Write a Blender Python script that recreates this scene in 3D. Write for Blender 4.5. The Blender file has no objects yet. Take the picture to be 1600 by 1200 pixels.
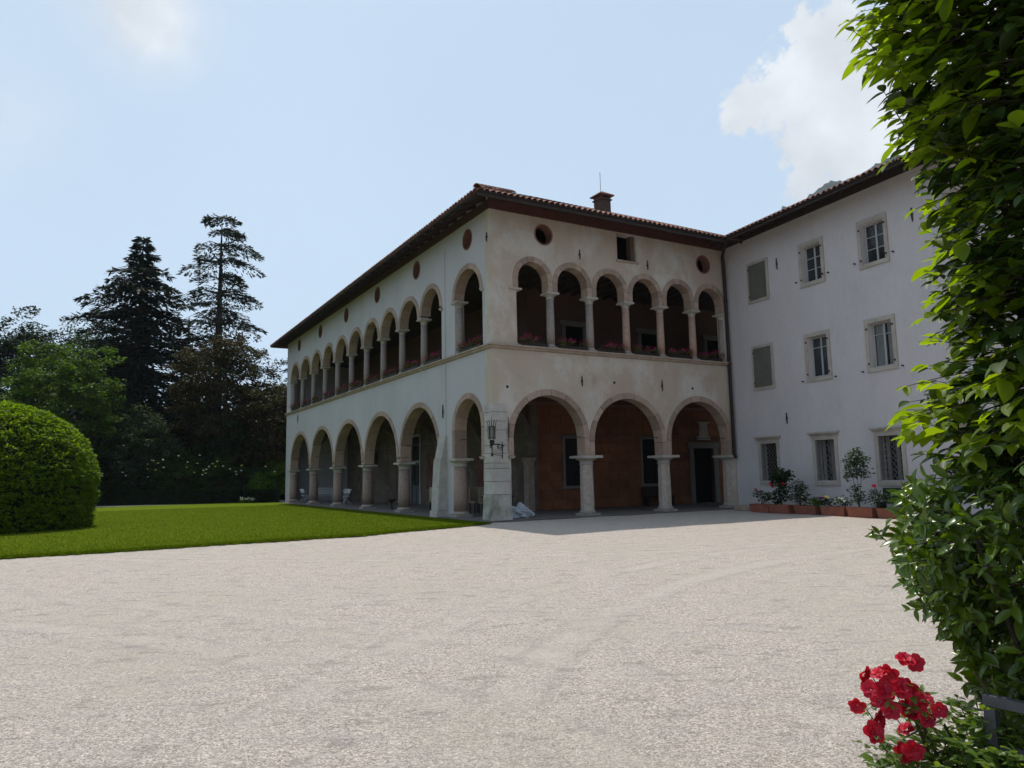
import bpy, math, random
import numpy as np
from mathutils import Vector, Matrix
from mathutils.geometry import tessellate_polygon
random.seed(7); rng = np.random.default_rng(11)
R = math.radians
sc = bpy.context.scene
col = bpy.data.collections.new('scene'); sc.collection.children.link(col)

# ------------------------------------------------------------------ camera
cam = bpy.data.cameras.new('camera'); co = bpy.data.objects.new('camera', cam); col.objects.link(co)
cam.sensor_width = 36; cam.lens = 1157.2/1600*36; cam.clip_start = .05; cam.clip_end = 9000
rx = Vector((.999806, .002434, -.019554)); ux = Vector((.019705, -.123481, .992151)); fx = Vector((0, .992344, .123505))
co.matrix_world = Matrix(((rx.x, ux.x, -fx.x, 0), (rx.y, ux.y, -fx.y, 0), (rx.z, ux.z, -fx.z, 1.6), (0, 0, 0, 1)))
sc.camera = co
# ------------------------------------------------------------------ light
SUN_AZ, SUN_EL = 115.4, 66.2          # mathematical azimuth from +X, elevation
SKY = .085
sd = Vector((math.cos(R(SUN_AZ))*math.cos(R(SUN_EL)), math.sin(R(SUN_AZ))*math.cos(R(SUN_EL)), math.sin(R(SUN_EL))))
sl = bpy.data.lights.new('sun', 'SUN'); so = bpy.data.objects.new('sun', sl); col.objects.link(so)
sl.energy = 4.0; sl.angle = R(.53); sl.color = (1, .95, .87)
so.rotation_euler = sd.to_track_quat('Z', 'Y').to_euler()
sc.view_settings.view_transform = 'Standard'; sc.view_settings.look = 'None'; sc.view_settings.gamma = 1
sc.view_settings.exposure = 0; sc.view_settings.use_curve_mapping = False
sc.cycles.max_bounces = 7; sc.cycles.diffuse_bounces = 4; sc.cycles.transparent_max_bounces = 12
sc.cycles.volume_bounces = 0

w = bpy.data.worlds.new('World'); sc.world = w; w.use_nodes = True
nt = w.node_tree; N = nt.nodes; LK = nt.links
for n in list(N): N.remove(n)
def nd(t, **k):
    n = N.new(t)
    for a, b in k.items(): setattr(n, a, b)
    return n
out = nd('ShaderNodeOutputWorld'); bg = nd('ShaderNodeBackground'); LK.new(bg.outputs[0], out.inputs[0])
sky = nd('ShaderNodeTexSky', sky_type='NISHITA'); sky.sun_disc = False
sky.sun_elevation = R(SUN_EL); sky.sun_rotation = R(90-SUN_AZ)
sky.altitude = 200; sky.air_density = 1.0; sky.dust_density = 2.2; sky.ozone_density = 1.0
bg.inputs[1].default_value = SKY
tc = nd('ShaderNodeTexCoord')
def math_(op, a, b=None, c=None):
    n = nd('ShaderNodeMath', operation=op)
    for i, v in enumerate((a, b, c)):
        if v is None: continue
        if isinstance(v, (int, float)): n.inputs[i].default_value = v
        else: LK.new(v, n.inputs[i])
    return n.outputs[0]
# clouds: soft lobes (direction, angular radius, weight) broken up by fractal noise
lobes = [((.2804,.8605,.4252),.022,.52), ((.2894,.8483,.4434),.024,.62), ((.3192,.8318,.4542),.034,.72), ((.3492,.8074,.4755),.036,.62),
 ((.3641,.7853,.5008),.026,.55), ((.3675,.7736,.5162),.024,.5), ((.3801,.8173,.433),.05,.62), ((.3560,.8460,.398),.034,.6), ((.352,.859,.374),.026,.38),
 ((.4015,.819,.4098),.05,.45), ((.4671,.7728,.4297),.07,.75), ((.4116,.8304,.3757),.05,.45), ((.4972,.7679,.4039),.09,.6), ((.3699,.8635,.3429),.04,.3),
 ((.62,.64,.46),.16,.7), ((-.75,.3,.6),.12,.5), ((.3,-.8,.5),.2,.6), ((-.4,-.7,.6),.16,.5)]
acc = None
wn = nd('ShaderNodeTexNoise'); wn.inputs['Scale'].default_value = 34; wn.inputs['Detail'].default_value = 9; wn.inputs['Roughness'].default_value = .68; wn.inputs['Distortion'].default_value = .6
LK.new(tc.outputs['Generated'], wn.inputs['Vector'])
nz = nd('ShaderNodeVectorMath', operation='NORMALIZE'); LK.new(tc.outputs['Generated'], nz.inputs[0])
wv = nd('ShaderNodeTexNoise'); wv.inputs['Scale'].default_value = 26; wv.inputs['Detail'].default_value = 9; wv.inputs['Roughness'].default_value = .62; LK.new(tc.outputs['Generated'], wv.inputs['Vector'])
wo = nd('ShaderNodeVectorMath', operation='MULTIPLY_ADD'); LK.new(wv.outputs['Color'], wo.inputs[0]); wo.inputs[1].default_value = (.085,)*3
wa = nd('ShaderNodeVectorMath', operation='SUBTRACT'); LK.new(nz.outputs[0], wa.inputs[0]); wa.inputs[1].default_value = (.0425,)*3; LK.new(wa.outputs[0], wo.inputs[2])
wz = nd('ShaderNodeVectorMath', operation='NORMALIZE'); LK.new(wo.outputs[0], wz.inputs[0])
for d, r, wt in lobes:
    v = Vector(d).normalized()
    dp = nd('ShaderNodeVectorMath', operation='DOT_PRODUCT'); LK.new(wz.outputs[0], dp.inputs[0]); dp.inputs[1].default_value = v
    t = math_('MULTIPLY', math_('SUBTRACT', 1.0, dp.outputs['Value']), -2/(r*r))
    e = math_('MULTIPLY', math_('EXPONENT', t), wt)
    acc = e if acc is None else math_('ADD', acc, e)
acc = math_('MINIMUM', acc, 1.15)
dens = math_('ADD', acc, math_('MULTIPLY', math_('SUBTRACT', wn.outputs['Fac'], .5), math_('ADD', .10, math_('MULTIPLY', math_('MINIMUM', acc, .6), 3.6))))
mr = nd('ShaderNodeMapRange', interpolation_type='SMOOTHSTEP'); LK.new(dens, mr.inputs[0]); mr.inputs[1].default_value = .25; mr.inputs[2].default_value = .66
mr.inputs[3].default_value = 0; mr.inputs[4].default_value = .93
soft = None
for d, r_, wt in (((-.3914, .7686, .506), .042, .62), ((-.392, .760, .518), .06, .30), ((-.41, .74, .535), .05, .35), ((-.5251, .755, .3927), .06, .16), ((-.55, .74, .38), .05, .10)):
    dp = nd('ShaderNodeVectorMath', operation='DOT_PRODUCT'); LK.new(nz.outputs[0], dp.inputs[0]); dp.inputs[1].default_value = Vector(d).normalized()
    e = math_('MULTIPLY', math_('EXPONENT', math_('MULTIPLY', math_('SUBTRACT', 1.0, dp.outputs['Value']), -2/(r_*r_))), wt)
    soft = e if soft is None else math_('ADD', soft, e)
soft = math_('MULTIPLY', soft, math_('ADD', .6, math_('MULTIPLY', wv.outputs['Fac'], .8)))
mask = math_('MAXIMUM', mr.outputs[0], math_('MINIMUM', soft, .85))
wn2 = nd('ShaderNodeTexNoise'); wn2.inputs['Scale'].default_value = 13; wn2.inputs['Detail'].default_value = 6; LK.new(tc.outputs['Generated'], wn2.inputs['Vector'])
cr = nd('ShaderNodeMapRange'); LK.new(wn2.outputs['Fac'], cr.inputs[0]); cr.inputs[1].default_value = .35; cr.inputs[2].default_value = .65; cr.inputs[3].default_value = .80; cr.inputs[4].default_value = 1.0
cc = nd('ShaderNodeVectorMath', operation='SCALE'); cc.inputs[0].default_value = (.93/SKY, .96/SKY, 1.0/SKY); LK.new(cr.outputs[0], cc.inputs['Scale'])
# thin summer haze: the clear sky is lifted towards white
sg = nd('ShaderNodeMix', data_type='RGBA', blend_type='MIX'); sdn = nd('ShaderNodeVectorMath', operation='DOT_PRODUCT'); LK.new(nz.outputs[0], sdn.inputs[0]); sdn.inputs[1].default_value = sd
hz_ = nd('ShaderNodeMapRange', interpolation_type='SMOOTHSTEP'); LK.new(sdn.outputs['Value'], hz_.inputs[0]); hz_.inputs[1].default_value = -.55; hz_.inputs[2].default_value = .6; hz_.inputs[3].default_value = .28; hz_.inputs[4].default_value = .86; sz_ = nd('ShaderNodeSeparateXYZ'); LK.new(nz.outputs[0], sz_.inputs[0])
el_ = nd('ShaderNodeMapRange', interpolation_type='SMOOTHSTEP'); LK.new(sz_.outputs['Z'], el_.inputs[0]); el_.inputs[1].default_value = .08; el_.inputs[2].default_value = .62; el_.inputs[3].default_value = 1.06; el_.inputs[4].default_value = .86
vn = nd('ShaderNodeTexNoise'); vn.inputs['Scale'].default_value = 2.2; vn.inputs['Detail'].default_value = 5; LK.new(tc.outputs['Generated'], vn.inputs['Vector'])
LK.new(math_('MULTIPLY', math_('MULTIPLY', hz_.outputs[0], el_.outputs[0]), math_('ADD', .86, math_('MULTIPLY', vn.outputs['Fac'], .28))), sg.inputs[0])
LK.new(sky.outputs[0], sg.inputs[6]); sg.inputs[7].default_value = (.655/SKY, .83/SKY, 1.02/SKY, 1)
mx = nd('ShaderNodeMix', data_type='RGBA', blend_type='MIX')
LK.new(mask, mx.inputs[0]); LK.new(sg.outputs[2], mx.inputs[6]); LK.new(cc.outputs[0], mx.inputs[7])
LK.new(mx.outputs[2], bg.inputs[0])

# ------------------------------------------------------------------ materials
MATS = {}
def mat(name, c, rough=.85, var=None, scale=2.0, bump=0, bscale=30, spec=.3, rnd=0, fine=None, stain=None, trans=0, metal=0, island=0, coords='pos', stretch=None, alpha=None, ttint=(1.5, 1.55, .5)):
    """c base colour; var second colour mixed by noise; stain (colour, scale, lo, hi) patches; rnd per-object brightness; island per-leaf brightness"""
    if name in MATS: return MATS[name]
    m = bpy.data.materials.new(name); m.use_nodes = True; t = m.node_tree; n = t.nodes; l = t.links
    b = n['Principled BSDF']; b.inputs['Roughness'].default_value = rough; b.inputs['Metallic'].default_value = metal
    b.inputs['Specular IOR Level'].default_value = spec
    g = n.new('ShaderNodeNewGeometry'); vec = g.outputs['Position']
    if stretch:
        mp = n.new('ShaderNodeMapping'); mp.inputs['Scale'].default_value = stretch; l.new(vec, mp.inputs[0]); vec = mp.outputs[0]
    def noise(s, d=5, r=.6):
        x = n.new('ShaderNodeTexNoise'); x.inputs['Scale'].default_value = s; x.inputs['Detail'].default_value = d; x.inputs['Roughness'].default_value = r; l.new(vec, x.inputs['Vector']); return x.outputs['Fac']
    def mr(v, a, b2, c2=0, d2=1):
        x = n.new('ShaderNodeMapRange'); l.new(v, x.inputs[0]); x.inputs[1].default_value = a; x.inputs[2].default_value = b2; x.inputs[3].default_value = c2; x.inputs[4].default_value = d2; return x.outputs[0]
    def mix(f, a, b2, mode='MIX'):
        x = n.new('ShaderNodeMix'); x.data_type = 'RGBA'; x.blend_type = mode
        if isinstance(f, float): x.inputs[0].default_value = f
        else: l.new(f, x.inputs[0])
        for i, v in ((6, a), (7, b2)):
            if isinstance(v, tuple): x.inputs[i].default_value = (*v[:3], 1)
            else: l.new(v, x.inputs[i])
        return x.outputs[2]
    cur = (*c, 1)
    if var: cur = mix(mr(noise(scale), .35, .65), cur, var)
    if stain:
        for sc_, sc2, lo, hi in stain: cur = mix(mr(noise(sc2, 8, .65), lo, hi), cur, sc_)
    if fine:
        f = mr(noise(fine[0], 3, .7), .3, .7, 1-fine[1], 1+fine[1]); cur = mix(1.0, cur, f, 'MULTIPLY')
    if rnd:
        oi = n.new('ShaderNodeObjectInfo'); f = mr(oi.outputs['Random'], 0, 1, 1-rnd, 1+rnd); cur = mix(1.0, cur, f, 'MULTIPLY')
    if island:
        f = mr(g.outputs['Random Per Island'], 0, 1, 1-island, 1+island); cur = mix(1.0, cur, f, 'MULTIPLY')
    if isinstance(cur, tuple): b.inputs['Base Color'].default_value = cur
    else: l.new(cur, b.inputs['Base Color'])
    if bump:
        bp = n.new('ShaderNodeBump'); bp.inputs['Strength'].default_value = min(1, bump); bp.inputs['Distance'].default_value = .02*bump; l.new(noise(bscale, 6, .65), bp.inputs['Height']); l.new(bp.outputs[0], b.inputs['Normal'])
    if trans:
        o = n['Material Output']; tr = n.new('ShaderNodeBsdfTranslucent'); ms = n.new('ShaderNodeMixShader'); ms.inputs[0].default_value = trans
        tint = mix(1.0, cur, ttint, 'MULTIPLY')
        l.new(tint, tr.inputs[0]); l.new(b.outputs[0], ms.inputs[1]); l.new(tr.outputs[0], ms.inputs[2]); l.new(ms.outputs[0], o.inputs[0])
    if alpha is not None:
        o = n['Material Output']; tr = n.new('ShaderNodeBsdfTransparent'); ms = n.new('ShaderNodeMixShader'); fr = n.new('ShaderNodeFresnel'); fr.inputs[0].default_value = 1.5
        f = mr(fr.outputs[0], 0, 1, 1-alpha, 1); l.new(f, ms.inputs[0]); l.new(tr.outputs[0], ms.inputs[1]); l.new(b.outputs[0], ms.inputs[2]); l.new(ms.outputs[0], o.inputs[0])
    MATS[name] = m; return m

M_F = mat('cream_plaster', (.47, .395, .315), .9, (.43, .335, .27), .35, .35, 22, stain=[((.52, .475, .42), .8, .48, .62), ((.38, .29, .235), 1.5, .56, .78), ((.36, .35, .31), 2.6, .58, .74), ((.28, .25, .21), 7, .66, .8)], fine=(40, .05), stretch=(1, 1, .7))
M_L = mat('pale_plaster', (.47, .447, .458), .9, (.43, .41, .415), .4, .3, 22, stain=[((.38, .385, .375), .9, .52, .75)], fine=(40, .05), stretch=(1, 1, .5))
M_R = mat('white_plaster', (.54, .50, .505), .9, (.49, .455, .46), .7, .8, 14, stain=[((.44, .41, .42), 1.4, .6, .8)], fine=(9, .04), stretch=(1, 1, .4))
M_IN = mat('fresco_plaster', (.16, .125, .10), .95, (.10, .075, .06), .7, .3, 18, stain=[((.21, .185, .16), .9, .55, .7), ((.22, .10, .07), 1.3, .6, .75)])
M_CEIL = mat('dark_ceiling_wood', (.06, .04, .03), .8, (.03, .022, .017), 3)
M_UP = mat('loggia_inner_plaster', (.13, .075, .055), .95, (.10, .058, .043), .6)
M_BLK = mat('orange_block', (.23, .09, .043), .9, (.17, .064, .032), 1.5, .4, 20, rnd=.16, fine=(30, .08))
M_MORT = mat('mortar', (.13, .065, .04), .95)
M_PALE = mat('pale_stone', (.42, .385, .345), .8, (.33, .30, .265), 3, .4, 30, stain=[((.26, .24, .20), 3.5, .58, .75)], fine=(60, .1), rnd=.05)
M_QUOIN = mat('quoin_stone', (.47, .435, .40), .85, (.36, .335, .305), 1.8, .6, 14, stain=[((.30, .28, .24), 5, .56, .72)], fine=(50, .08), rnd=.06)
M_MOSS = mat('mossy_stone', (.46, .44, .40), .9, (.17, .165, .12), 1.6, .8, 14, fine=(50, .15))
M_PINK = mat('pink_marble', (.25, .17, .13), .7, (.30, .235, .195), 9, .4, 30, stain=[((.25, .13, .095), 14, .55, .7)], fine=(70, .12), rnd=.14)
M_VOUS = mat('arch_stone', (.30, .205, .155), .8, (.35, .27, .215), 5, .5, 26, stain=[((.27, .16, .12), 9, .55, .72)], fine=(60, .12), rnd=.2)
M_LEDGE = mat('ledge_stone', (.38, .31, .25), .85, (.29, .22, .17), 3, .4, 25, fine=(40, .1))
M_TILE = mat('roof_tile_clay', (.25, .115, .08), .9, (.18, .09, .065), 2.2, .4, 40, stain=[((.16, .13, .11), 4, .58, .75)], rnd=.28, fine=(20, .12))
M_TILES = mat('roof_tile_clay_mass', (.25, .115, .08), .9, (.18, .09, .065), 2.2, .4, 40, stain=[((.16, .13, .11), 4, .58, .75)], island=.28, fine=(20, .12))
M_WOOD = mat('eave_wood', (.045, .032, .027), .8, (.028, .02, .018), 4, .3, 30)
M_BEAM = mat('red_brown_beam', (.095, .034, .024), .8, (.07, .027, .02), 3, .3, 30)
M_PIPE = mat('brown_pipe_metal', (.022, .015, .014), .6, spec=.3)
M_BRICK = mat('chimney_render', (.10, .058, .048), .9, (.07, .045, .038), 4, .6, 20)
M_IRON = mat('wrought_iron', (.022, .02, .02), .55, (.05, .035, .028), 20, metal=.3)
M_SURR = mat('window_surround_stone', (.42, .385, .34), .85, (.34, .30, .26), 2.5, .5, 25, stain=[((.24, .19, .16), 4, .6, .75)], fine=(60, .1))
M_SHUT = mat('olive_grey_shutter', (.125, .12, .10), .8, (.10, .095, .08), 2, .2, 30)
M_CASE = mat('casement_paint', (.36, .37, .36), .6)
M_GLASS = mat('window_glass', (.07, .075, .09), .05, spec=1.0, alpha=.90)
M_CURT = mat('curtain_cloth', (.8, .82, .86), .9, trans=.3)
M_ROOM = mat('dark_room', (.035, .03, .027), 1)
M_GRIL = mat('grille_paint', (.16, .15, .14), .6)
M_TERR = mat('terracotta', (.27, .095, .06), .85, (.20, .07, .045), 3, .3, 20, rnd=.15, stain=[((.30, .2, .15), 5, .62, .75)])
M_SOIL = mat('soil', (.03, .022, .016), 1)
M_STEM = mat('plant_stem', (.09, .08, .04), .8)
M_BARK = mat('bark', (.07, .055, .042), .95, (.04, .03, .025), 4, 1, 10)
M_DOOR = mat('door_dark', (.010, .010, .009), .9, spec=0)
M_DOORG = mat('door_grey', (.10, .11, .12), .6)
M_WHITE = mat('white_paint', (.55, .57, .6), .6)
M_CHAIR = mat('beige_cover', (.30, .25, .18), .9)
M_BAG = mat('pale_plastic', (.5, .52, .62), .35, trans=.25)
M_DKW = mat('dark_wood', (.03, .02, .017), .6)
M_FLOOR = mat('portico_paving', (.15, .13, .125), .9, (.11, .095, .09), 1.2, .3, 15)
M_GATE = mat('grey_gate_paint', (.075, .075, .085), .5, (.055, .055, .062), 8, .2, 40, spec=.5)
def leafm(name, c, c2, isl=.3, trans=.35, rough=.6, spec=.12, sc_=.8): return mat(name, c, rough, c2, sc_, spec=spec, trans=trans, island=isl, ttint=(2.6, 2.4, .5) if name.startswith(('horn', 'laur', 'rose_l', 'topi', 'bright')) else (1.5, 1.55, .5))
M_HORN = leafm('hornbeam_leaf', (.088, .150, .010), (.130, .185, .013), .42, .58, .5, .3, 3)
M_HORN2 = leafm('shade_toned_hornbeam_leaf', (.030, .060, .009), (.040, .075, .011), .35, .14, .5, .25, 3)  # same leaf darkened: the hedge's inner shade is put into its colour
M_LAUR = leafm('laurel_leaf', (.052, .098, .008), (.072, .12, .010), .42, .28, .27, .45, 3)
M_ROSEL = leafm('rose_leaf', (.07, .125, .02), (.10, .15, .03), .3, .4, .4, .4, 5)
M_TOPI = leafm('topiary_leaf', (.105, .170, .008), (.075, .135, .008), .35, .4)
M_GREEN = leafm('mid_green_leaf', (.060, .112, .014), (.085, .14, .018), .35, .3)
M_DKG = leafm('dark_green_leaf', (.016, .034, .012), (.024, .045, .016), .35, .2)
M_FIR = leafm('fir_needle', (.009, .018, .010), (.014, .025, .013), .3, .08)
M_CED = leafm('cedar_needle', (.024, .038, .026), (.032, .05, .032), .3, .12)
M_COP = leafm('copper_leaf', (.046, .032, .012), (.036, .036, .012), .4, .22)
M_BRIGHT = leafm('bright_shrub_leaf', (.07, .15, .02), (.085, .165, .025), .3, .4)
M_GREY = leafm('grey_green_leaf', (.04, .06, .032), (.05, .075, .035), .35, .25)
M_WOODL = leafm('woodland_leaf', (.012, .022, .01), (.018, .03, .012), .35, .1)
def petal(name, c, c2): return mat(name, c, .6, c2, 30, spec=.3, trans=.25, island=.2)
M_RED = mat('red_petal', (.62, .014, .035), .5, (.46, .010, .045), 25, trans=.22, island=.2)
M_MAG = mat('magenta_petal', (.35, .02, .14), .6, (.26, .015, .09), 12, trans=.2, island=.4)
M_YEL = mat('yellow_petal', (.6, .5, .12), .6, (.65, .6, .35), 3, trans=.2)
M_WHP = mat('white_petal', (.7, .7, .66), .6, trans=.2)

# ------------------------------------------------------------------ object helpers
WP = {}
def tag(o, label=None, cat=None, group=None, kind=None):
    if label: o['label'] = label
    if cat: o['category'] = cat
    if group: o['group'] = group
    if kind: o['kind'] = kind
    return o
def thing(name, loc, label, cat, group=None):
    o = bpy.data.objects.new(name, None); col.objects.link(o); o.location = loc; o.empty_display_size = .2
    WP[o.name] = Vector(loc); return tag(o, label, cat, group)
def link(name, me, parent=None, origin=(0, 0, 0), rot=None, label=None, kind=None):
    o = bpy.data.objects.new(name, me); col.objects.link(o); origin = Vector(origin)
    if rot is not None:
        o.rotation_mode = 'QUATERNION'; o.rotation_quaternion = rot
    if parent is not None:
        o.parent = parent; o.location = origin - WP[parent.name]
    else: o.location = origin
    WP[o.name] = origin
    if label: o['label'] = label
    if kind: o['kind'] = kind
    return o
class G:
    def __init__(s): s.v = []; s.f = []
    def add(s, vs, fs):
        n = len(s.v); s.v += [tuple(q) for q in vs]; s.f += [tuple(i+n for i in f) for f in fs]; return s
    def hexa(s, p):   # 8 points: bottom 4, top 4
        return s.add(p, [(0, 3, 2, 1), (4, 5, 6, 7), (0, 1, 5, 4), (1, 2, 6, 5), (2, 3, 7, 6), (3, 0, 4, 7)])
    def box(s, P, u0, u1, d0, d1, z0, z1):
        return s.hexa([P(u0, d0, z0), P(u1, d0, z0), P(u1, d1, z0), P(u0, d1, z0), P(u0, d0, z1), P(u1, d0, z1), P(u1, d1, z1), P(u0, d1, z1)])
    def taper(s, P, u0, u1, d0, d1, z0, z1, a, b):  # top grown by a in u, b in d
        return s.hexa([P(u0, d0, z0), P(u1, d0, z0), P(u1, d1, z0), P(u0, d1, z0), P(u0-a, d0-b, z1), P(u1+a, d0-b, z1), P(u1+a, d1+b, z1), P(u0-a, d1+b, z1)])
    def lathe(s, c, prof, n=16, rot=0, cap=True):
        c = Vector(c); vs = []; fs = []
        for r, z in prof:
            for k in range(n):
                a = rot+2*math.pi*k/n; vs.append((c.x+r*math.cos(a), c.y+r*math.sin(a), c.z+z))
        for i in range(len(prof)-1):
            for k in range(n):
                fs.append((i*n+k, i*n+(k+1) % n, (i+1)*n+(k+1) % n, (i+1)*n+k))
        if cap: fs.append(tuple(range(n))[::-1]); fs.append(tuple((len(prof)-1)*n+k for k in range(n)))
        return s.add(vs, fs)
    def tube(s, pts, r, n=6):
        pts = [Vector(p) for p in pts]; rr = r if isinstance(r, (list, tuple)) else [r]*len(pts); vs = []; fs = []
        up = Vector((.13, .21, .97))
        for i, p in enumerate(pts):
            t = (pts[min(i+1, len(pts)-1)]-pts[max(i-1, 0)]).normalized()
            a = t.cross(up); a = a.normalized() if a.length > 1e-3 else Vector((1, 0, 0)); b = t.cross(a)
            for k in range(n):
                q = 2*math.pi*k/n; vs.append(p+rr[i]*(math.cos(q)*a+math.sin(q)*b))
        for i in range(len(pts)-1):
            for k in range(n): fs.append((i*n+k, i*n+(k+1) % n, (i+1)*n+(k+1) % n, (i+1)*n+k))
        fs.append(tuple(range(n))[::-1]); fs.append(tuple((len(pts)-1)*n+k for k in range(n)))
        return s.add(vs, fs)
    def mesh(s, name, m, smooth=False, bevel=0):
        me = bpy.data.meshes.new(name); me.from_pydata(s.v, [], s.f)
        import bmesh
        bm = bmesh.new(); bm.from_mesh(me); bmesh.ops.recalc_face_normals(bm, faces=bm.faces)
        if bevel: bmesh.ops.bevel(bm, geom=bm.edges[:], offset=bevel, segments=1, affect='EDGES', clamp_overlap=True)
        bm.to_mesh(me); bm.free(); me.materials.append(m)
        if smooth: me.shade_smooth()
        return me
    def build(s, name, m, parent=None, smooth=False, bevel=0, label=None, kind=None):
        a = np.array(s.v); c = Vector(((a[:, 0].min()+a[:, 0].max())/2, (a[:, 1].min()+a[:, 1].max())/2, a[:, 2].min()))
        s.v = [(p[0]-c.x, p[1]-c.y, p[2]-c.z) for p in s.v]
        return link(name, s.mesh(name, m, smooth, bevel), parent, c, None, label, kind)

def frame(o, ang, inw):
    d = Vector((math.cos(R(ang)), math.sin(R(ang)), 0)); n = Vector((-d.y, d.x, 0))*inw
    o = Vector(o)
    return d, n, (lambda u, q, z: o+d*u+n*q+Vector((0, 0, z)))
C0 = (-.7284, 26.7956, 0); R0 = (9.8357, 32.9265, 0)
dF, nF, PF = frame(C0, 30.129, 1)
dL, nL, PL0 = frame(C0, 119.636, -1)
dR, nR, PR = frame(R0, -65.714, 1)
PL = lambda u, q, z: PL0(u, q, z*(1+.0005*u))
AF, AL, AR = R(30.129), R(119.636), R(-65.714)

def npmesh(name, V, F, m):
    V = np.asarray(V, np.float32); F = np.asarray(F, np.int32)
    me = bpy.data.meshes.new(name); me.vertices.add(len(V)); me.vertices.foreach_set('co', V.ravel())
    k = F.shape[1]; me.loops.add(F.size); me.loops.foreach_set('vertex_index', F.ravel())
    me.polygons.add(len(F)); me.polygons.foreach_set('loop_start', np.arange(0, F.size, k, dtype=np.int32)); me.polygons.foreach_set('loop_total', np.full(len(F), k, np.int32))
    me.materials.append(m); me.update(calc_edges=True); return me

# ------------------------------------------------------------------ ground
def sheet(name, poly, z, m, step=None):
    me = bpy.data.meshes.new(name); me.from_pydata([(p[0], p[1], z) for p in poly], [], [tuple(range(len(poly)))]); me.materials.append(m)
    return tag(link(name, me), kind='structure')
M_GROUND = mat('earth_and_grass', (.05, .07, .025), 1, (.07, .06, .035), .2)
sheet('ground', [(-2050, -600), (2050, -600), (2050, 2050), (-2050, 2050)], -.06, M_GROUND)
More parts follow.
